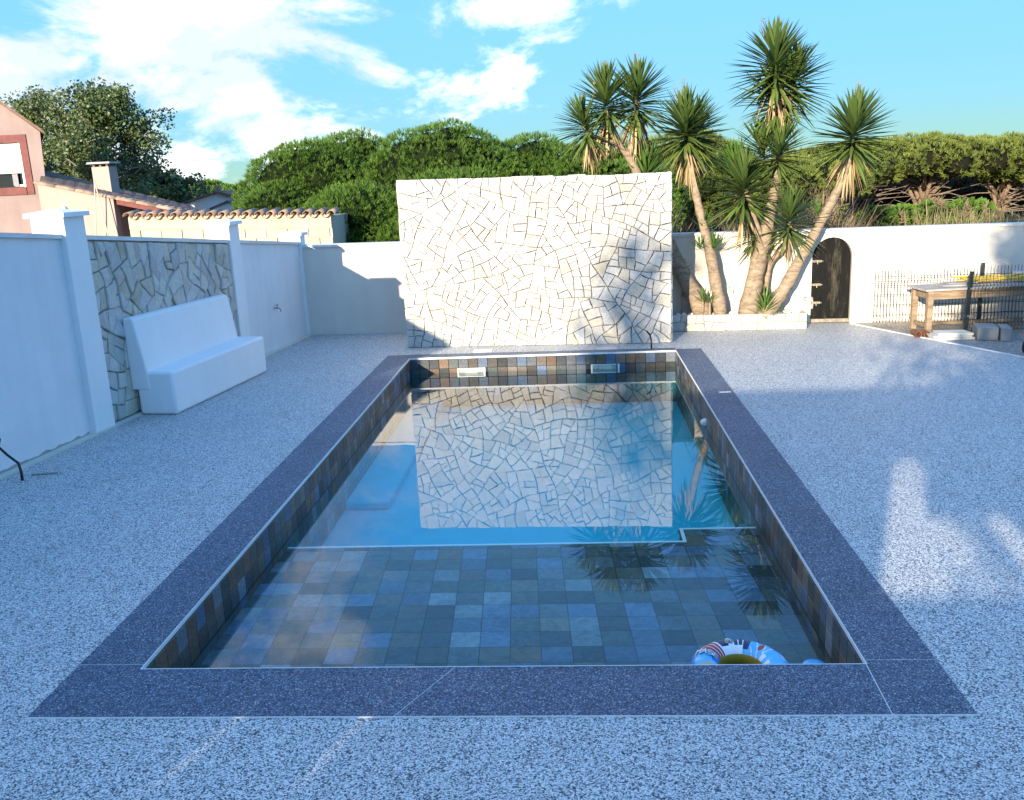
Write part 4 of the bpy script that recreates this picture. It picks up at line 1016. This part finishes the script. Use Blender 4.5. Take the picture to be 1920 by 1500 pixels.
mb = MB().box(wx0+.9, wx0+1.05, HY+.12, HY+.13, wz0+.03, wz0+.36); mb.build('curtain', plain('curtain', (.25, .25, .28), .9), w)
for x0, x1 in ((-14.05, -13.7),): MB().box(x0, x1, HY-.02, HY-.002, 1.2, 2.14).build('red_panel', M['red'], ph)
# low wing with tiled roof
WY = 22.0
wg = thing('house_wing', (-11, WY+2, 0), 'low peach coloured wing with old clay tile roof and chimney', 'house')
def TWg(x, z, d): return (x, WY+d, z)
vz = lambda x: 3.03+(x+12.87)*(-.235)                         # verge height along x
mb = MB().prism([(-12.95, 0), (-11.1, 0), (-11.1, vz(-11.1)-.03), (-12.95, vz(-12.95)-.03)], 0, .25, TWg); mb.build('wing_wall', M['peach'], wg)
MB().prism([(-11.09, 0), (-8.9, 0), (-8.9, vz(-8.9)-.10), (-11.09, vz(-11.09)-.10)], 1.2, 1.4, TWg).box(-11.35, -11.1, WY+.251, WY+1.2, 0, vz(-11.1)-.1).build('wing_side_wall', M['pink'], wg)
mb = MB().prism([(-11.05, vz(-11.05)-.16), (-8.9, vz(-8.9)-.16), (-8.9, vz(-8.9)-.02), (-11.05, vz(-11.05)-.02)], .05, 1.2, TWg); mb.build('eave_underside', M['red'], wg)
# corrugated tile sheet: tiles run down the slope (+x), waves across y
NX, NYw = 40, 150
rA, rB, rC, rD = un(75, 341, WY), un(352, 398, WY), un(80, 321, WY+5.5), un(356, 388, WY+5.5)
V, F = [], []
for i in range(NX):
    a_ = i/(NX-1)
    for jx in range(NYw):
        b_ = jx/(NYw-1); p = rA.lerp(rB, a_).lerp(rC.lerp(rD, a_), b_); V.append((p.x, p.y, p.z+.045*abs(math.sin(b_*5.5*math.pi/.26))+.03*((a_*13) % 1.0)))
for i in range(NX-1):
    for jx in range(NYw-1): a_ = i*NYw+jx; F.append((a_, a_+NYw, a_+NYw+1, a_+1))
np_mesh('roof_tiles', V, F, M['tile_old'], wg, kind='stuff')
def half_tile(p, dirv, r, L, th=.014, seg=8, flare=.85):
    """one canal tile: half cylinder shell along dirv"""
    d = Vector(dirv).normalized(); sx = d.cross(Vector((0, 0, 1))).normalized(); uz = sx.cross(d); p = Vector(p); vs, fs = [], []
    for q, rr in ((0, r), (L, r*flare)):
        for r2 in (rr, rr-th):
            for k in range(seg+1): a = math.pi*k/seg; vs.append(p+d*q+sx*(r2*math.cos(a))+uz*(r2*math.sin(a)))
    n = seg+1
    for k in range(seg): fs += [(k, k+1, 2*n+k+1, 2*n+k), (n+k, 3*n+k, 3*n+k+1, n+k+1), (k, n+k, n+k+1, k+1), (2*n+k, 2*n+k+1, 3*n+k+1, 3*n+k)]
    fs += [(0, 2*n, 3*n, n), (seg, n+seg, 3*n+seg, 2*n+seg)]
    return MB().add(vs, fs)
for k in range(8):
    x = -12.98+k*.49; half_tile((x+.50, WY-.02, vz(x+.5)-.03), (-1, 0, .235), .08, .53).build('verge_tile', M['tile'], wg, True)
for k in range(16):
    x = -11.0+k*.145
    half_tile((x, WY+.0, vz(x)-.01), (0, 1, .045), .06, .4).build('eave_tile', M['tile'], wg, True)
cA, cB = un(176, 345, WY+1.6), un(203, 312, WY+1.6); CX0, CX1, CZ = cA.x, cB.x, cB.z
ch = MB().box(CX0, CX1, WY+1.6, WY+2.05, 2.4, CZ).build('chimney', M['peach'], wg)
MB().box(CX0-.08, CX1+.08, WY+1.52, WY+2.13, CZ+.07, CZ+.12, .01).build('chimney_cap', M['mortar_grey'], ch)
mb = MB()
for x in (CX0+.05, (CX0+CX1)/2, CX1-.05): mb.box(x-.03, x+.03, WY+1.62, WY+2.03, CZ+.001, CZ+.07)
mb.build('chimney_vents', M['core'], ch)
for x1, z1, lab in ((-10.05, 1.2, 'left slanting pale rope hanging from the wing chimney'), (-9.35, 1.0, 'right slanting pale rope hanging from the wing chimney')):
    b = tuple(un(177, 338, WY-.3)); e_ = tuple(un(180 if 'left' in lab else 203, 442, WY-.3))
    setp(MB().tube([b, e_], .014, 6).build('rope', plain('pale_rope', (.55, .48, .38), .9)), lab, 'rope', 'ropes at the chimney')
gl = thing('globe_lamp', (-9.3, 15.5, 0), 'round clear globe lamp standing behind the front pillar', 'lamp')
p = un(121, 393, 15.5)
mb = MB().tube([(p.x, p.y, 0), (p.x, p.y, p.z-.06)], .02, 8); mb.build('lamp_post', M['steel'], gl)
mb = MB().lathe([(.02, p.z-.062), (.05, p.z-.045), (.062, p.z), (.045, p.z+.043), (.01, p.z+.062)], p.x, p.y, 18); mb.build('globe', plain('globe_glass', (.45, .44, .40), .12, .6), gl, True)
# dark flat slabs just behind the left wall (neighbour's low roof edge)
kA, kB = un(0, 437, 16.2), un(268, 447, 16.2)
setp(MB().prism([(kA.x-1, 1.0), (kB.x, 1.0), (kB.x, kB.z), (kA.x-1, kA.z+.03)], 16.2, 16.4, lambda x, z, d: (x, d, z)).build('neighbour_kerb', plain('dark_kerb', (.10, .10, .10), .8)), 'dark low parapet strip just behind the left garden wall', 'parapet')
# block shed with a row of canal tiles
SYd = 21.0
sh = thing('block_shed', (-8, SYd+1, 0), 'yellowish concrete block shed with one row of clay canal tiles', 'shed')
M['block'] = render_mat('yellow_block', (.54, .475, .36), .8, .25); M['plaster'] = render_mat('yellow_mortar', (.56, .48, .345), .9, .2); M['joint'] = render_mat('pale_joint', (.58, .52, .42), .6, .1)
sx0, sx1 = -10.3, -5.50
mb = MB().prism([(sx0, 0), (sx1, 0), (sx1, 2.02), (sx0, 2.16)], .03, .25, lambda x, z, d: (x, SYd+d, z)).box(sx1-.25, sx1-.0, SYd+.251, SYd+2.5, 0, 1.98); mb.build('shed_wall', M['joint'], sh)
MB().prism([(sx0, 1.86), (sx1-.002, 1.72), (sx1-.002, 2.0), (sx0, 2.14)], -.005, .0295, lambda x, z, d: (x, SYd+d, z)).build('mortar_band', M['plaster'], sh)
rnd = random.Random(8)
for r in range(3):
    x = sx0+(.0 if r % 2 else -.25)
    while x < sx1:
        a, b = max(sx0+.005, x+.012), min(sx1-.004, x+.50-.012)
        if b-a > .06:
            zt = 1.845-.21*r; sl = -.0292; za, zb = zt+(a-sx0)*sl, zt+(b-sx0)*sl
            MB().prism([(a, za-.19), (b, zb-.19), (b, zb), (a, za)], rnd.uniform(-.008, .006), .0295, lambda x_, z, d: (x_, SYd+d, z)).build('block', M['block'], sh)
        x += .50
for k in range(18):
    x = sx0+.02+k*.283; z = 2.16-.0292*(x-sx0)
    if x < sx1+.1: half_tile((x, SYd-.10, z+.0), (0, 1, .12), .10, .6).build('roof_tile', M['tile'], sh, True)
    if x+.14 < sx1: 
        mbt = half_tile((x+.1415, SYd-.06, z+.03), (0, 1, .12), .105, .55); mbt.v = [(a, b, 2*(z+.03)-c+(b-SYd+.06)*.24) for a, b, c in mbt.v]; mbt.build('pan_tile', M['tile'], sh, True)
# far white house
wh = thing('white_house', (-18, 46, 0), 'distant white gabled house between the tile roof and pines', 'house')
MB().prism([(-20.2, 0), (-15.5, 0), (-15.5, 2.0), (-17.4, 2.52), (-20.2, 1.75)], 45, 45.3, lambda x, z, d: (x, d, z)).build('house_wall', M['white_render'], wh)
mb = MB().prism([(-20.4, 1.70), (-17.4, 2.53), (-15.3, 1.96), (-15.3, 2.06), (-17.4, 2.64), (-20.4, 1.80)], 44.8, 50, lambda x, z, d: (x, d, z)); rf = mb.build('roof', M['tile_old'], wh)
MB().box(-17.6, -17.35, 45.3, 45.6, 2.5, 2.9).build('chimney', M['tile'], rf)
MB().box(-16.1, -15.75, 46.2, 46.6, 2.1, 2.72).build('chimney', M['white_render'], rf)
MB().prism([(-17.9, 0), (-15.4, 0), (-15.4, 1.55), (-16.5, 2.06), (-17.9, 1.6)], 44, 44.2, lambda x, z, d: (x, d, z)).build('front_gable', plain('pale_grey_wall', (.6, .63, .66), .8), wh)
MB().prism([(-18.0, 1.55), (-16.5, 2.08), (-15.3, 1.55), (-15.3, 1.62), (-16.5, 2.17), (-18.0, 1.63)], 43.9, 44.9, lambda x, z, d: (x, d, z)).build('front_roof', M['tile_old'], wh)
setp(MB().prism([(-20.8, 1.9), (-18.3, 1.9), (-18.5, 2.25), (-20.4, 2.25)], 52, 54, lambda x, z, d: (x, d, z)).build('red_roof_house', M['tile']), 'small red tiled roof showing left of the white house', 'roof')

# ================================================================== TREES
def unit(n, r): v = r.normal(size=(n, 3)); return v/np.linalg.norm(v, axis=1, keepdims=True)
def tufts(P, N, r, L, w, per, spread, lo, hi):
    """needle tufts: per thin triangles fanned round the direction N at each point P"""
    n = len(P); P = np.repeat(P, per, 0); D = np.repeat(N, per, 0)+r.normal(size=(n*per, 3))*spread
    D /= np.linalg.norm(D, axis=1, keepdims=True); S = np.cross(D, r.normal(size=D.shape)); S /= np.linalg.norm(S, axis=1, keepdims=True)
    l = L*r.uniform(.7, 1.2, (n*per, 1)); ww = w*r.uniform(.7, 1.3, (n*per, 1))
    V = np.stack([P-S*ww*.5, P+S*ww*.5, P+D*l+S*ww*.2, P+D*l-S*ww*.2], 1).reshape(-1, 3)
    F = np.arange(len(V)).reshape(-1, 4)
    base = np.repeat(r.uniform(lo, hi, n), per)+r.normal(size=n*per)*.10
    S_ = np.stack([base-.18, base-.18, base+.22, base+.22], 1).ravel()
    return V, F, np.clip(S_, 0, 1)
def lumps_surface(C, Rr, n_per, r, flat=.75, keep_low=-.75):
    """points spread over a union of flattened spheres, inside points dropped"""
    P, N = [], []
    for c, R0, k in zip(C, Rr, n_per):
        u = unit(k, r); u = u[u[:, 2] > keep_low]; p = c+u*np.array([R0, R0, R0*flat])*r.uniform(.86, 1.04, (len(u), 1)); P.append(p); N.append(u)
    P, N = np.concatenate(P), np.concatenate(N); ok = np.ones(len(P), bool)
    for c, R0 in zip(C, Rr):
        q = (P-c)/np.array([R0, R0, R0*flat]); ok &= (q**2).sum(1) > .70
    return P[ok], N[ok]
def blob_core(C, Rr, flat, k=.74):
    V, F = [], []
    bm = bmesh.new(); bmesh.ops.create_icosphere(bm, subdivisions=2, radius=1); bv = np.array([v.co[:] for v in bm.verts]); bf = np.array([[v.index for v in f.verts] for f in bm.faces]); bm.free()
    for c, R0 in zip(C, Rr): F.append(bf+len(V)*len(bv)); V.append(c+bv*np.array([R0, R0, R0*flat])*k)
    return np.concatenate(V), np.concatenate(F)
def pine(cx, cy_, zt, rx, ry, zb, label, seed, nl=26, dens=620, mat='pine', core='pine_core', L=.11, trunk_vis=True, group='pines behind the garden', w=.013, lump=(.65, 1.25), per=9, fringe=True):
    r = np.random.default_rng(seed)
    t_ = thing('pine_tree', (cx, cy_, 0), label, 'tree', group)
    C, Rr = [], []
    for i in range(nl):
        a, q = i*2.39996+r.uniform(-.3, .3), math.sqrt((i+.5)/nl); R0 = r.uniform(*lump)
        dome = 1-(.62 if fringe else .38)*q**2.2
        C.append((cx+q*(rx-R0*.5)*math.cos(a), cy_+q*(ry-R0*.5)*math.sin(a), zb+(zt-zb)*dome-R0*.75+r.uniform(-.08, .08))); Rr.append(R0)
    # lower fringe so the crown is deep
    for i in range(nl//2 if fringe else 0):
        a = r.uniform(0, 6.283); R0 = r.uniform(lump[0], lump[1]*.85); C.append((cx+(rx-R0*.6)*math.cos(a)*r.uniform(.6, 1), cy_+(ry-R0*.6)*math.sin(a)*r.uniform(.6, 1), zb+r.uniform(.1, .45)*(zt-zb))); Rr.append(R0)
    C, Rr = np.array(C), np.array(Rr)
    n_per = (dens*(Rr/.8)**2).astype(int)
    P, N = lumps_surface(C, Rr, n_per, r, .8)
    N = N*.8+np.array([0, 0, .55]); N /= np.linalg.norm(N, axis=1, keepdims=True)
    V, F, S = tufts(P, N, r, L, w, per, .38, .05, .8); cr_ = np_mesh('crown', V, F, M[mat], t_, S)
    V, F = blob_core(C, Rr, .8); np_mesh('dark_core', V, F, M[core], cr_)  # solid dark core closes the crown and stands for its shaded inside
    mb = MB(); mb.tube([(cx, cy_, -.1), (cx+.1, cy_, zb*.5), (cx+.05, cy_, zb+.4)], [.22, .17, .12], 9); tr = mb.build('trunk', M['pine_bark'], t_, True)
    return t_, C, Rr, r
def pinepx(x, ytop, Y, wpx, zb, label, seed, **kw):
    p = un(x, ytop, Y); rx = wpx/2*Y/F_PX; return pine(p.x, Y, p.z, rx, kw.pop('ry', rx*.8), zb, label, seed, **kw)
pinepx(575, 262, 25.5, 270, 1.2, 'rounded bright green pine at the left end of the pine row', 1, nl=24)
pinepx(655, 250, 27.0, 280, 1.4, 'second pine from the left with a rounded top', 2, nl=24)
pinepx(825, 232, 26.0, 330, 1.2, 'highest rounded pine of the row behind the stone wall', 3, nl=30)
pinepx(985, 258, 27.5, 270, 1.3, 'lower pine right of the highest one behind the stone wall', 4, nl=22)
pinepx(1120, 262, 27.0, 300, 1.3, 'pine behind the left yucca heads', 5, nl=22)
pinepx(1290, 246, 29.0, 300, 1.2, 'pine seen between the yucca trunks', 6, nl=22, mat='pine_dry')
pinepx(510, 345, 24.0, 170, .5, 'low pine lobe hanging beside the block shed', 7, nl=14, lump=(.45, .75))
pinepx(660, 345, 23.5, 220, .3, 'dark lower pine right behind the block shed', 8, nl=16)
pinepx(860, 320, 23.5, 330, .4, 'deep green lower pine right behind the stone wall', 9, nl=18)
# right-hand pines with open trunks
def open_pine(x, ytop, Y, wpx, zb, label, seed, **kw):
    t_, C, Rr, r = pinepx(x, ytop, Y, wpx, zb, label, seed, mat='pine_dry', core='pine_core_dry', group='umbrella pines on the right', lump=(.5, .85), L=.15, w=.024, per=10, dens=330, fringe=False, **kw)
    cx, cy_ = t_.location.x, t_.location.y
    mb = MB()
    for i in range(9):
        a = r.uniform(-.2, math.pi+.2)+math.pi*(i % 2); q = r.uniform(.5, .95); c = C[i % len(C)]
        s0_ = Vector((cx+.05, cy_-.05, r.uniform(.35, zb*.8))); e_ = Vector(tuple(c)); m_ = s0_.lerp(e_, .5)+Vector((0, -.2, -.25)); mb.tube([s0_, m_, e_], [.10, .07, .04], 6)
    mb.build('branches', M['pine_bark'], t_, True)
    mb = MB()
    for i in range(46):
        a = r.uniform(0, 6.283); z0 = r.uniform(.4, zb+.2); Lb = r.uniform(1., 2.6); p0 = Vector((cx, cy_, z0)); p2 = p0+Vector((math.cos(a)*Lb, -abs(math.sin(a))*Lb*.8, r.uniform(-.3, .6))); p1 = p0.lerp(p2, .5)+Vector((0, 0, r.uniform(-.2, .3))); mb.tube([p0, p1, p2], [.022, .015, .006], 4, caps=False)
    mb.build('dead_branches', M['dead_twig'], t_)
open_pine(1490, 300, 34, 260, 1.7, 'olive pine behind the leaning yucca trunk', 11, nl=30)
open_pine(1600, 268, 37, 300, 1.75, 'umbrella pine left of the open pine trunks', 12, nl=36)
open_pine(1735, 256, 37.5, 340, 1.85, 'umbrella pine with forked bare trunk on the right', 13, nl=42)
open_pine(1880, 256, 37, 330, 1.85, 'umbrella pine at the right edge', 14, nl=40)
open_pine(1985, 266, 36, 260, 1.7, 'umbrella pine running out of the right edge', 15, nl=28)
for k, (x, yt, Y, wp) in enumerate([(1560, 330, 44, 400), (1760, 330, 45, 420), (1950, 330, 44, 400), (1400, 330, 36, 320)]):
    pinepx(x, yt, Y, wp, .2, ('pine thicket with shade put into its dark colours %s' % ('left of the forked trunk', 'behind the forked trunk', 'at the right edge', 'behind the yucca stems')[k]), 20+k, nl=20, mat='tangle' if k < 3 else 'pine_dry', core='pine_core_dry', lump=(.9, 1.5), L=.22, w=.06, dens=110, group='shaded pine thickets')
for k, (x, yt, Y, wp, lab) in enumerate([(330, 345, 60, 150, 'distant pine above the tiled wing roof'), (385, 343, 64, 130, 'distant pine above the white house'), (440, 350, 62, 130, 'distant pine between white house and pine row'), (270, 352, 58, 140, 'distant pine under the broadleaf tree')]):
    pinepx(x, yt, Y, wp, .4, lab, 30+k, nl=20, lump=(.8, 1.4), L=.28, w=.08, dens=130, group='distant pines')
# broadleaf trees on the left
def broadleaf(x, ytop, Y, wpx, zb, label, seed, nleaf=26000, ls=.14, cat='tree', group=None, lean=0., base=None, scale_r=1., girth=1.):
    r = np.random.default_rng(seed); rr = random.Random(seed); p = un(x, ytop, Y) if base is None else base
    rx = wpx/2*Y/F_PX if base is None else wpx; H = p.z
    t_ = thing('broadleaf_tree', (p.x, Y if base is None else p.y, 0), label, cat, group); cx, cy_ = t_.location.x, t_.location.y
    mb = MB(); mb.tube([(cx, cy_, -.1), (cx+.05, cy_, H*.3), (cx+.02, cy_, H*.62), (cx, cy_, H*.93)], [.03*H*girth, .024*H*girth, .013*H*girth, .004*H*girth], 9)
    tips = []
    for i in range(58):
        f = rr.uniform(.08, 1.0); z0 = H*(.14+.74*f); a = i*2.39996; reach = rx*(1-.70*abs(f-.40)/.60)*rr.uniform(.6, 1.05)
        e_ = Vector((cx+math.cos(a)*reach, cy_+math.sin(a)*reach*.8, min(H*.985, z0+reach*rr.uniform(.35, .8)))); s_ = Vector((cx, cy_, z0)); m_ = s_.lerp(e_, .5)+Vector((0, 0, -.06*H*rr.random())); mb.tube([s_, m_, e_], [.010*H, .006*H, .0025*H], 6)
        tips += [(e_, .95), (m_.lerp(e_, .5), .9), (m_, .7)]
        for k in range(3):
            b_ = m_.lerp(e_, rr.random()); q = b_+Vector((rr.uniform(-1, 1), rr.uniform(-1, 1), rr.uniform(-.3, .9)))*rx*.26; mb.tube([b_, q], [.004*H, .0015*H], 4); tips.append((q, .85))
    for k in range(8): tips.append((Vector((cx+rr.uniform(-.12, .12)*rx, cy_+rr.uniform(-.12, .12)*rx, H*rr.uniform(.82, .96))), .7))
    mb.build('trunk', M['tree_bark'], t_, True)
    C = np.array([tuple(t0) for t0, _ in tips]); Rr = np.array([s_ for _, s_ in tips])*rx*.20*scale_r
    k = r.integers(0, len(C), nleaf); u = unit(nleaf, r)*r.uniform(.25, 1., (nleaf, 1))**.6
    P = C[k]+u*Rr[k][:, None]*np.array([1, 1, .8]); ok = P[:, 2] > zb; P = P[ok]; n = len(P)
    N = unit(n, r)+np.array([0, 0, .5]); S = np.cross(N, r.normal(size=(n, 3))); S /= np.linalg.norm(S, axis=1, keepdims=True); D = np.cross(S, N); D /= np.linalg.norm(D, axis=1, keepdims=True)
    l = ls*r.uniform(.7, 1.3, (n, 1)); V = np.stack([P-D*l*.5, P+S*l*.36, P+D*l*.5, P-S*l*.36], 1).reshape(-1, 3)
    np_mesh('crown', V, np.arange(len(V)).reshape(-1, 4), M['leaf'], t_, np.repeat(r.uniform(0, 1, n), 4)); return t_
broadleaf(180, 152, 40, 265, 2.0, 'large dark green broadleaf tree behind the tiled wing roof', 3, 24000, .14, scale_r=.85)
broadleaf(60, 168, 42, 220, 2.0, 'narrower broadleaf tree rising behind the pink house', 4, 15000, .14, scale_r=.85)
broadleaf(285, 330, 46, 190, .5, 'low broadleaf tree at the end of the tiled roof', 6, 12000, .22)

# reeds, grass tufts and shrubs beyond the rear wall on the right
r = np.random.default_rng(5)
def blades(n, x0, x1, y0, y1, h0, h1, w, bend, name, mat, label, cat, zlift=None):
    x = r.uniform(x0, x1, n); y = r.uniform(y0, y1, n); h = r.uniform(h0, h1, n)*(.85+.15*np.sin(x*1.7)+.1*np.sin(x*4.1+1)); a = r.uniform(0, 6.283, n); b = r.uniform(.2, 1, n)*bend
    B = np.stack([x, y, np.zeros(n)], 1); T_ = B+np.stack([np.cos(a)*b*h, np.sin(a)*b*h, h], 1); Mi = (B+T_)/2+np.stack([-np.cos(a)*b*h*.2, -np.sin(a)*b*h*.2, h*.08], 1)
    S = np.stack([-np.sin(a+r.uniform(-1, 1, n)), np.cos(a), np.zeros(n)], 1)*w*r.uniform(.6, 1.3, (n, 1))
    V = np.stack([B-S*.5, B+S*.5, Mi+S*.5, Mi-S*.5, T_+S*.08, T_-S*.08], 1).reshape(-1, 3); i0 = np.arange(n)[:, None]*6
    F = np.concatenate([i0+np.array([[0, 1, 2, 3]]), i0+np.array([[3, 2, 4, 5]])])
    sh_ = np.repeat(r.uniform(0, 1, n), 6); o = np_mesh(name, V, F, M[mat], None, sh_); setp(o, label, cat, kind='stuff'); return T_
T1 = blades(9000, 3.6, 13, 16.8, 21.5, .9, 1.72, .03, .35, 'reeds', 'reed', 'dry yellow reeds along the outside of the rear wall', 'reeds')
blades(3500, 3.6, 13, 16.6, 20, .8, 1.6, .035, .5, 'green_reeds', 'shrub', 'sparse green reed leaves mixed among the dry reeds', 'reeds')
blades(3000, 1.5, 5.5, 16.6, 20, 1.0, 2.2, .028, .6, 'dry_grass', 'reed_plume', 'brown dry grass behind the yucca trunks', 'grass')
V, F, S = [], [], []
k = r.choice(len(T1), 90, replace=False)
Pp = np.repeat(T1[k]+np.array([0, 0, .05]), 1, 0); Vv, Ff, Ss = tufts(np.repeat(Pp, 6, 0)+r.normal(size=(540, 3))*np.array([.03, .03, .09]), np.tile(np.array([[.2, 0, .6]]), (540, 1)), r, .12, .02, 8, .45, 0, 1)
setp(np_mesh('reed_plumes', Vv, Ff, M['reed_plume'], None, Ss), 'brown feathery plumes on top of the reeds', 'reeds', kind='stuff')
for x, yt, Y, wp, lab in ((1790, 378, 22, 150, 'bright green shrub among the reeds left of the edge'), (1680, 388, 22.5, 130, 'low bright green shrub among the reeds nearer the yuccas')):
    p = un(x, yt, Y); t_ = thing('shrub', (p.x, Y, 0), lab, 'shrub', 'green shrubs'); rx = wp/2*Y/F_PX
    C = np.array([(p.x+rx*.55*math.cos(a), Y+.3*math.sin(a), p.z-.32+.06*math.sin(a*3)) for a in np.linspace(0, 6, 7)]); Rr = np.full(7, .38)
    P, N = lumps_surface(C, Rr, [260]*7, r, .8); V, F, S = tufts(P, N, r, .09, .04, 7, .6, .2, .9); np_mesh('foliage', V, F, M['shrub'], t_, S); V, F = blob_core(C, Rr, .8); np_mesh('dark_core', V, F, M['pine_core'], t_)
    MB().tube([(p.x, Y, 0), (p.x, Y, p.z-.3)], .05, 6).build('stem', M['pine_bark'], t_)

# ================================================================== ADDED BEHIND THE CAMERA, UNSEEN (wall and trees placed to shade the garden)
ty = -3.0
scr = thing('added_shade_wall', (-5, ty, 0), 'unseen pale wall added behind the viewpoint, openings cut for the sun patches', 'wall')  # wall added out of view, outline and gaps shaped by the wanted shade
mb = MB()
mb.box(-18, -6.4, ty-.25, ty, -.1, 3.85)
def band(z0, z1, gaps):
    x = -6.399
    for a, b in gaps+[(1.9, 1.9)]:
        mb.box(x, a, ty-.12, ty, z0+.0005, z1); x = b
band(-.1, 1.62, []); band(1.62, 1.89, [(-4.80, -4.755), (-4.50, -4.42), (-3.83, -3.77)]); band(1.89, 2.07, []); band(2.07, 2.42, [(-1.30, .25)]); band(2.42, 2.78, [(-1.30, -.98)]); band(2.78, 3.45, [])  # slits and window placed to let through the sun streaks and patch
mb.build('wall_panel', M['white_render'], scr)
broadleaf(0, 0, 0, 1.9, 6.3, 'tall unseen tree behind the added wall, placed to shade the stone wall', 41, 6500, .075, base=Vector((-10.45, -16.0, 10.4)), scale_r=1.35, girth=.35, group='added unseen shade trees')
broadleaf(0, 0, 0, 2.6, 3.6, 'bushy unseen tree behind the added wall, placed to dapple the deck', 42, 5400, .17, base=Vector((.1, -4.6, 5.3)), scale_r=1.2, group='added unseen shade trees')
broadleaf(0, 0, 0, 1.4, 7.3, 'slender unseen tree behind the added wall, placed to shade the right of the rear wall', 43, 3200, .18, base=Vector((-2.8, -12.0, 9.9)), scale_r=1.2, group='added unseen shade trees')
print('tris', sum(sum(len(p.vertices)-2 for p in o.data.polygons) for o in scene.objects if o.type == 'MESH'), 'floor tiles', cnt, 'stones', len(final))
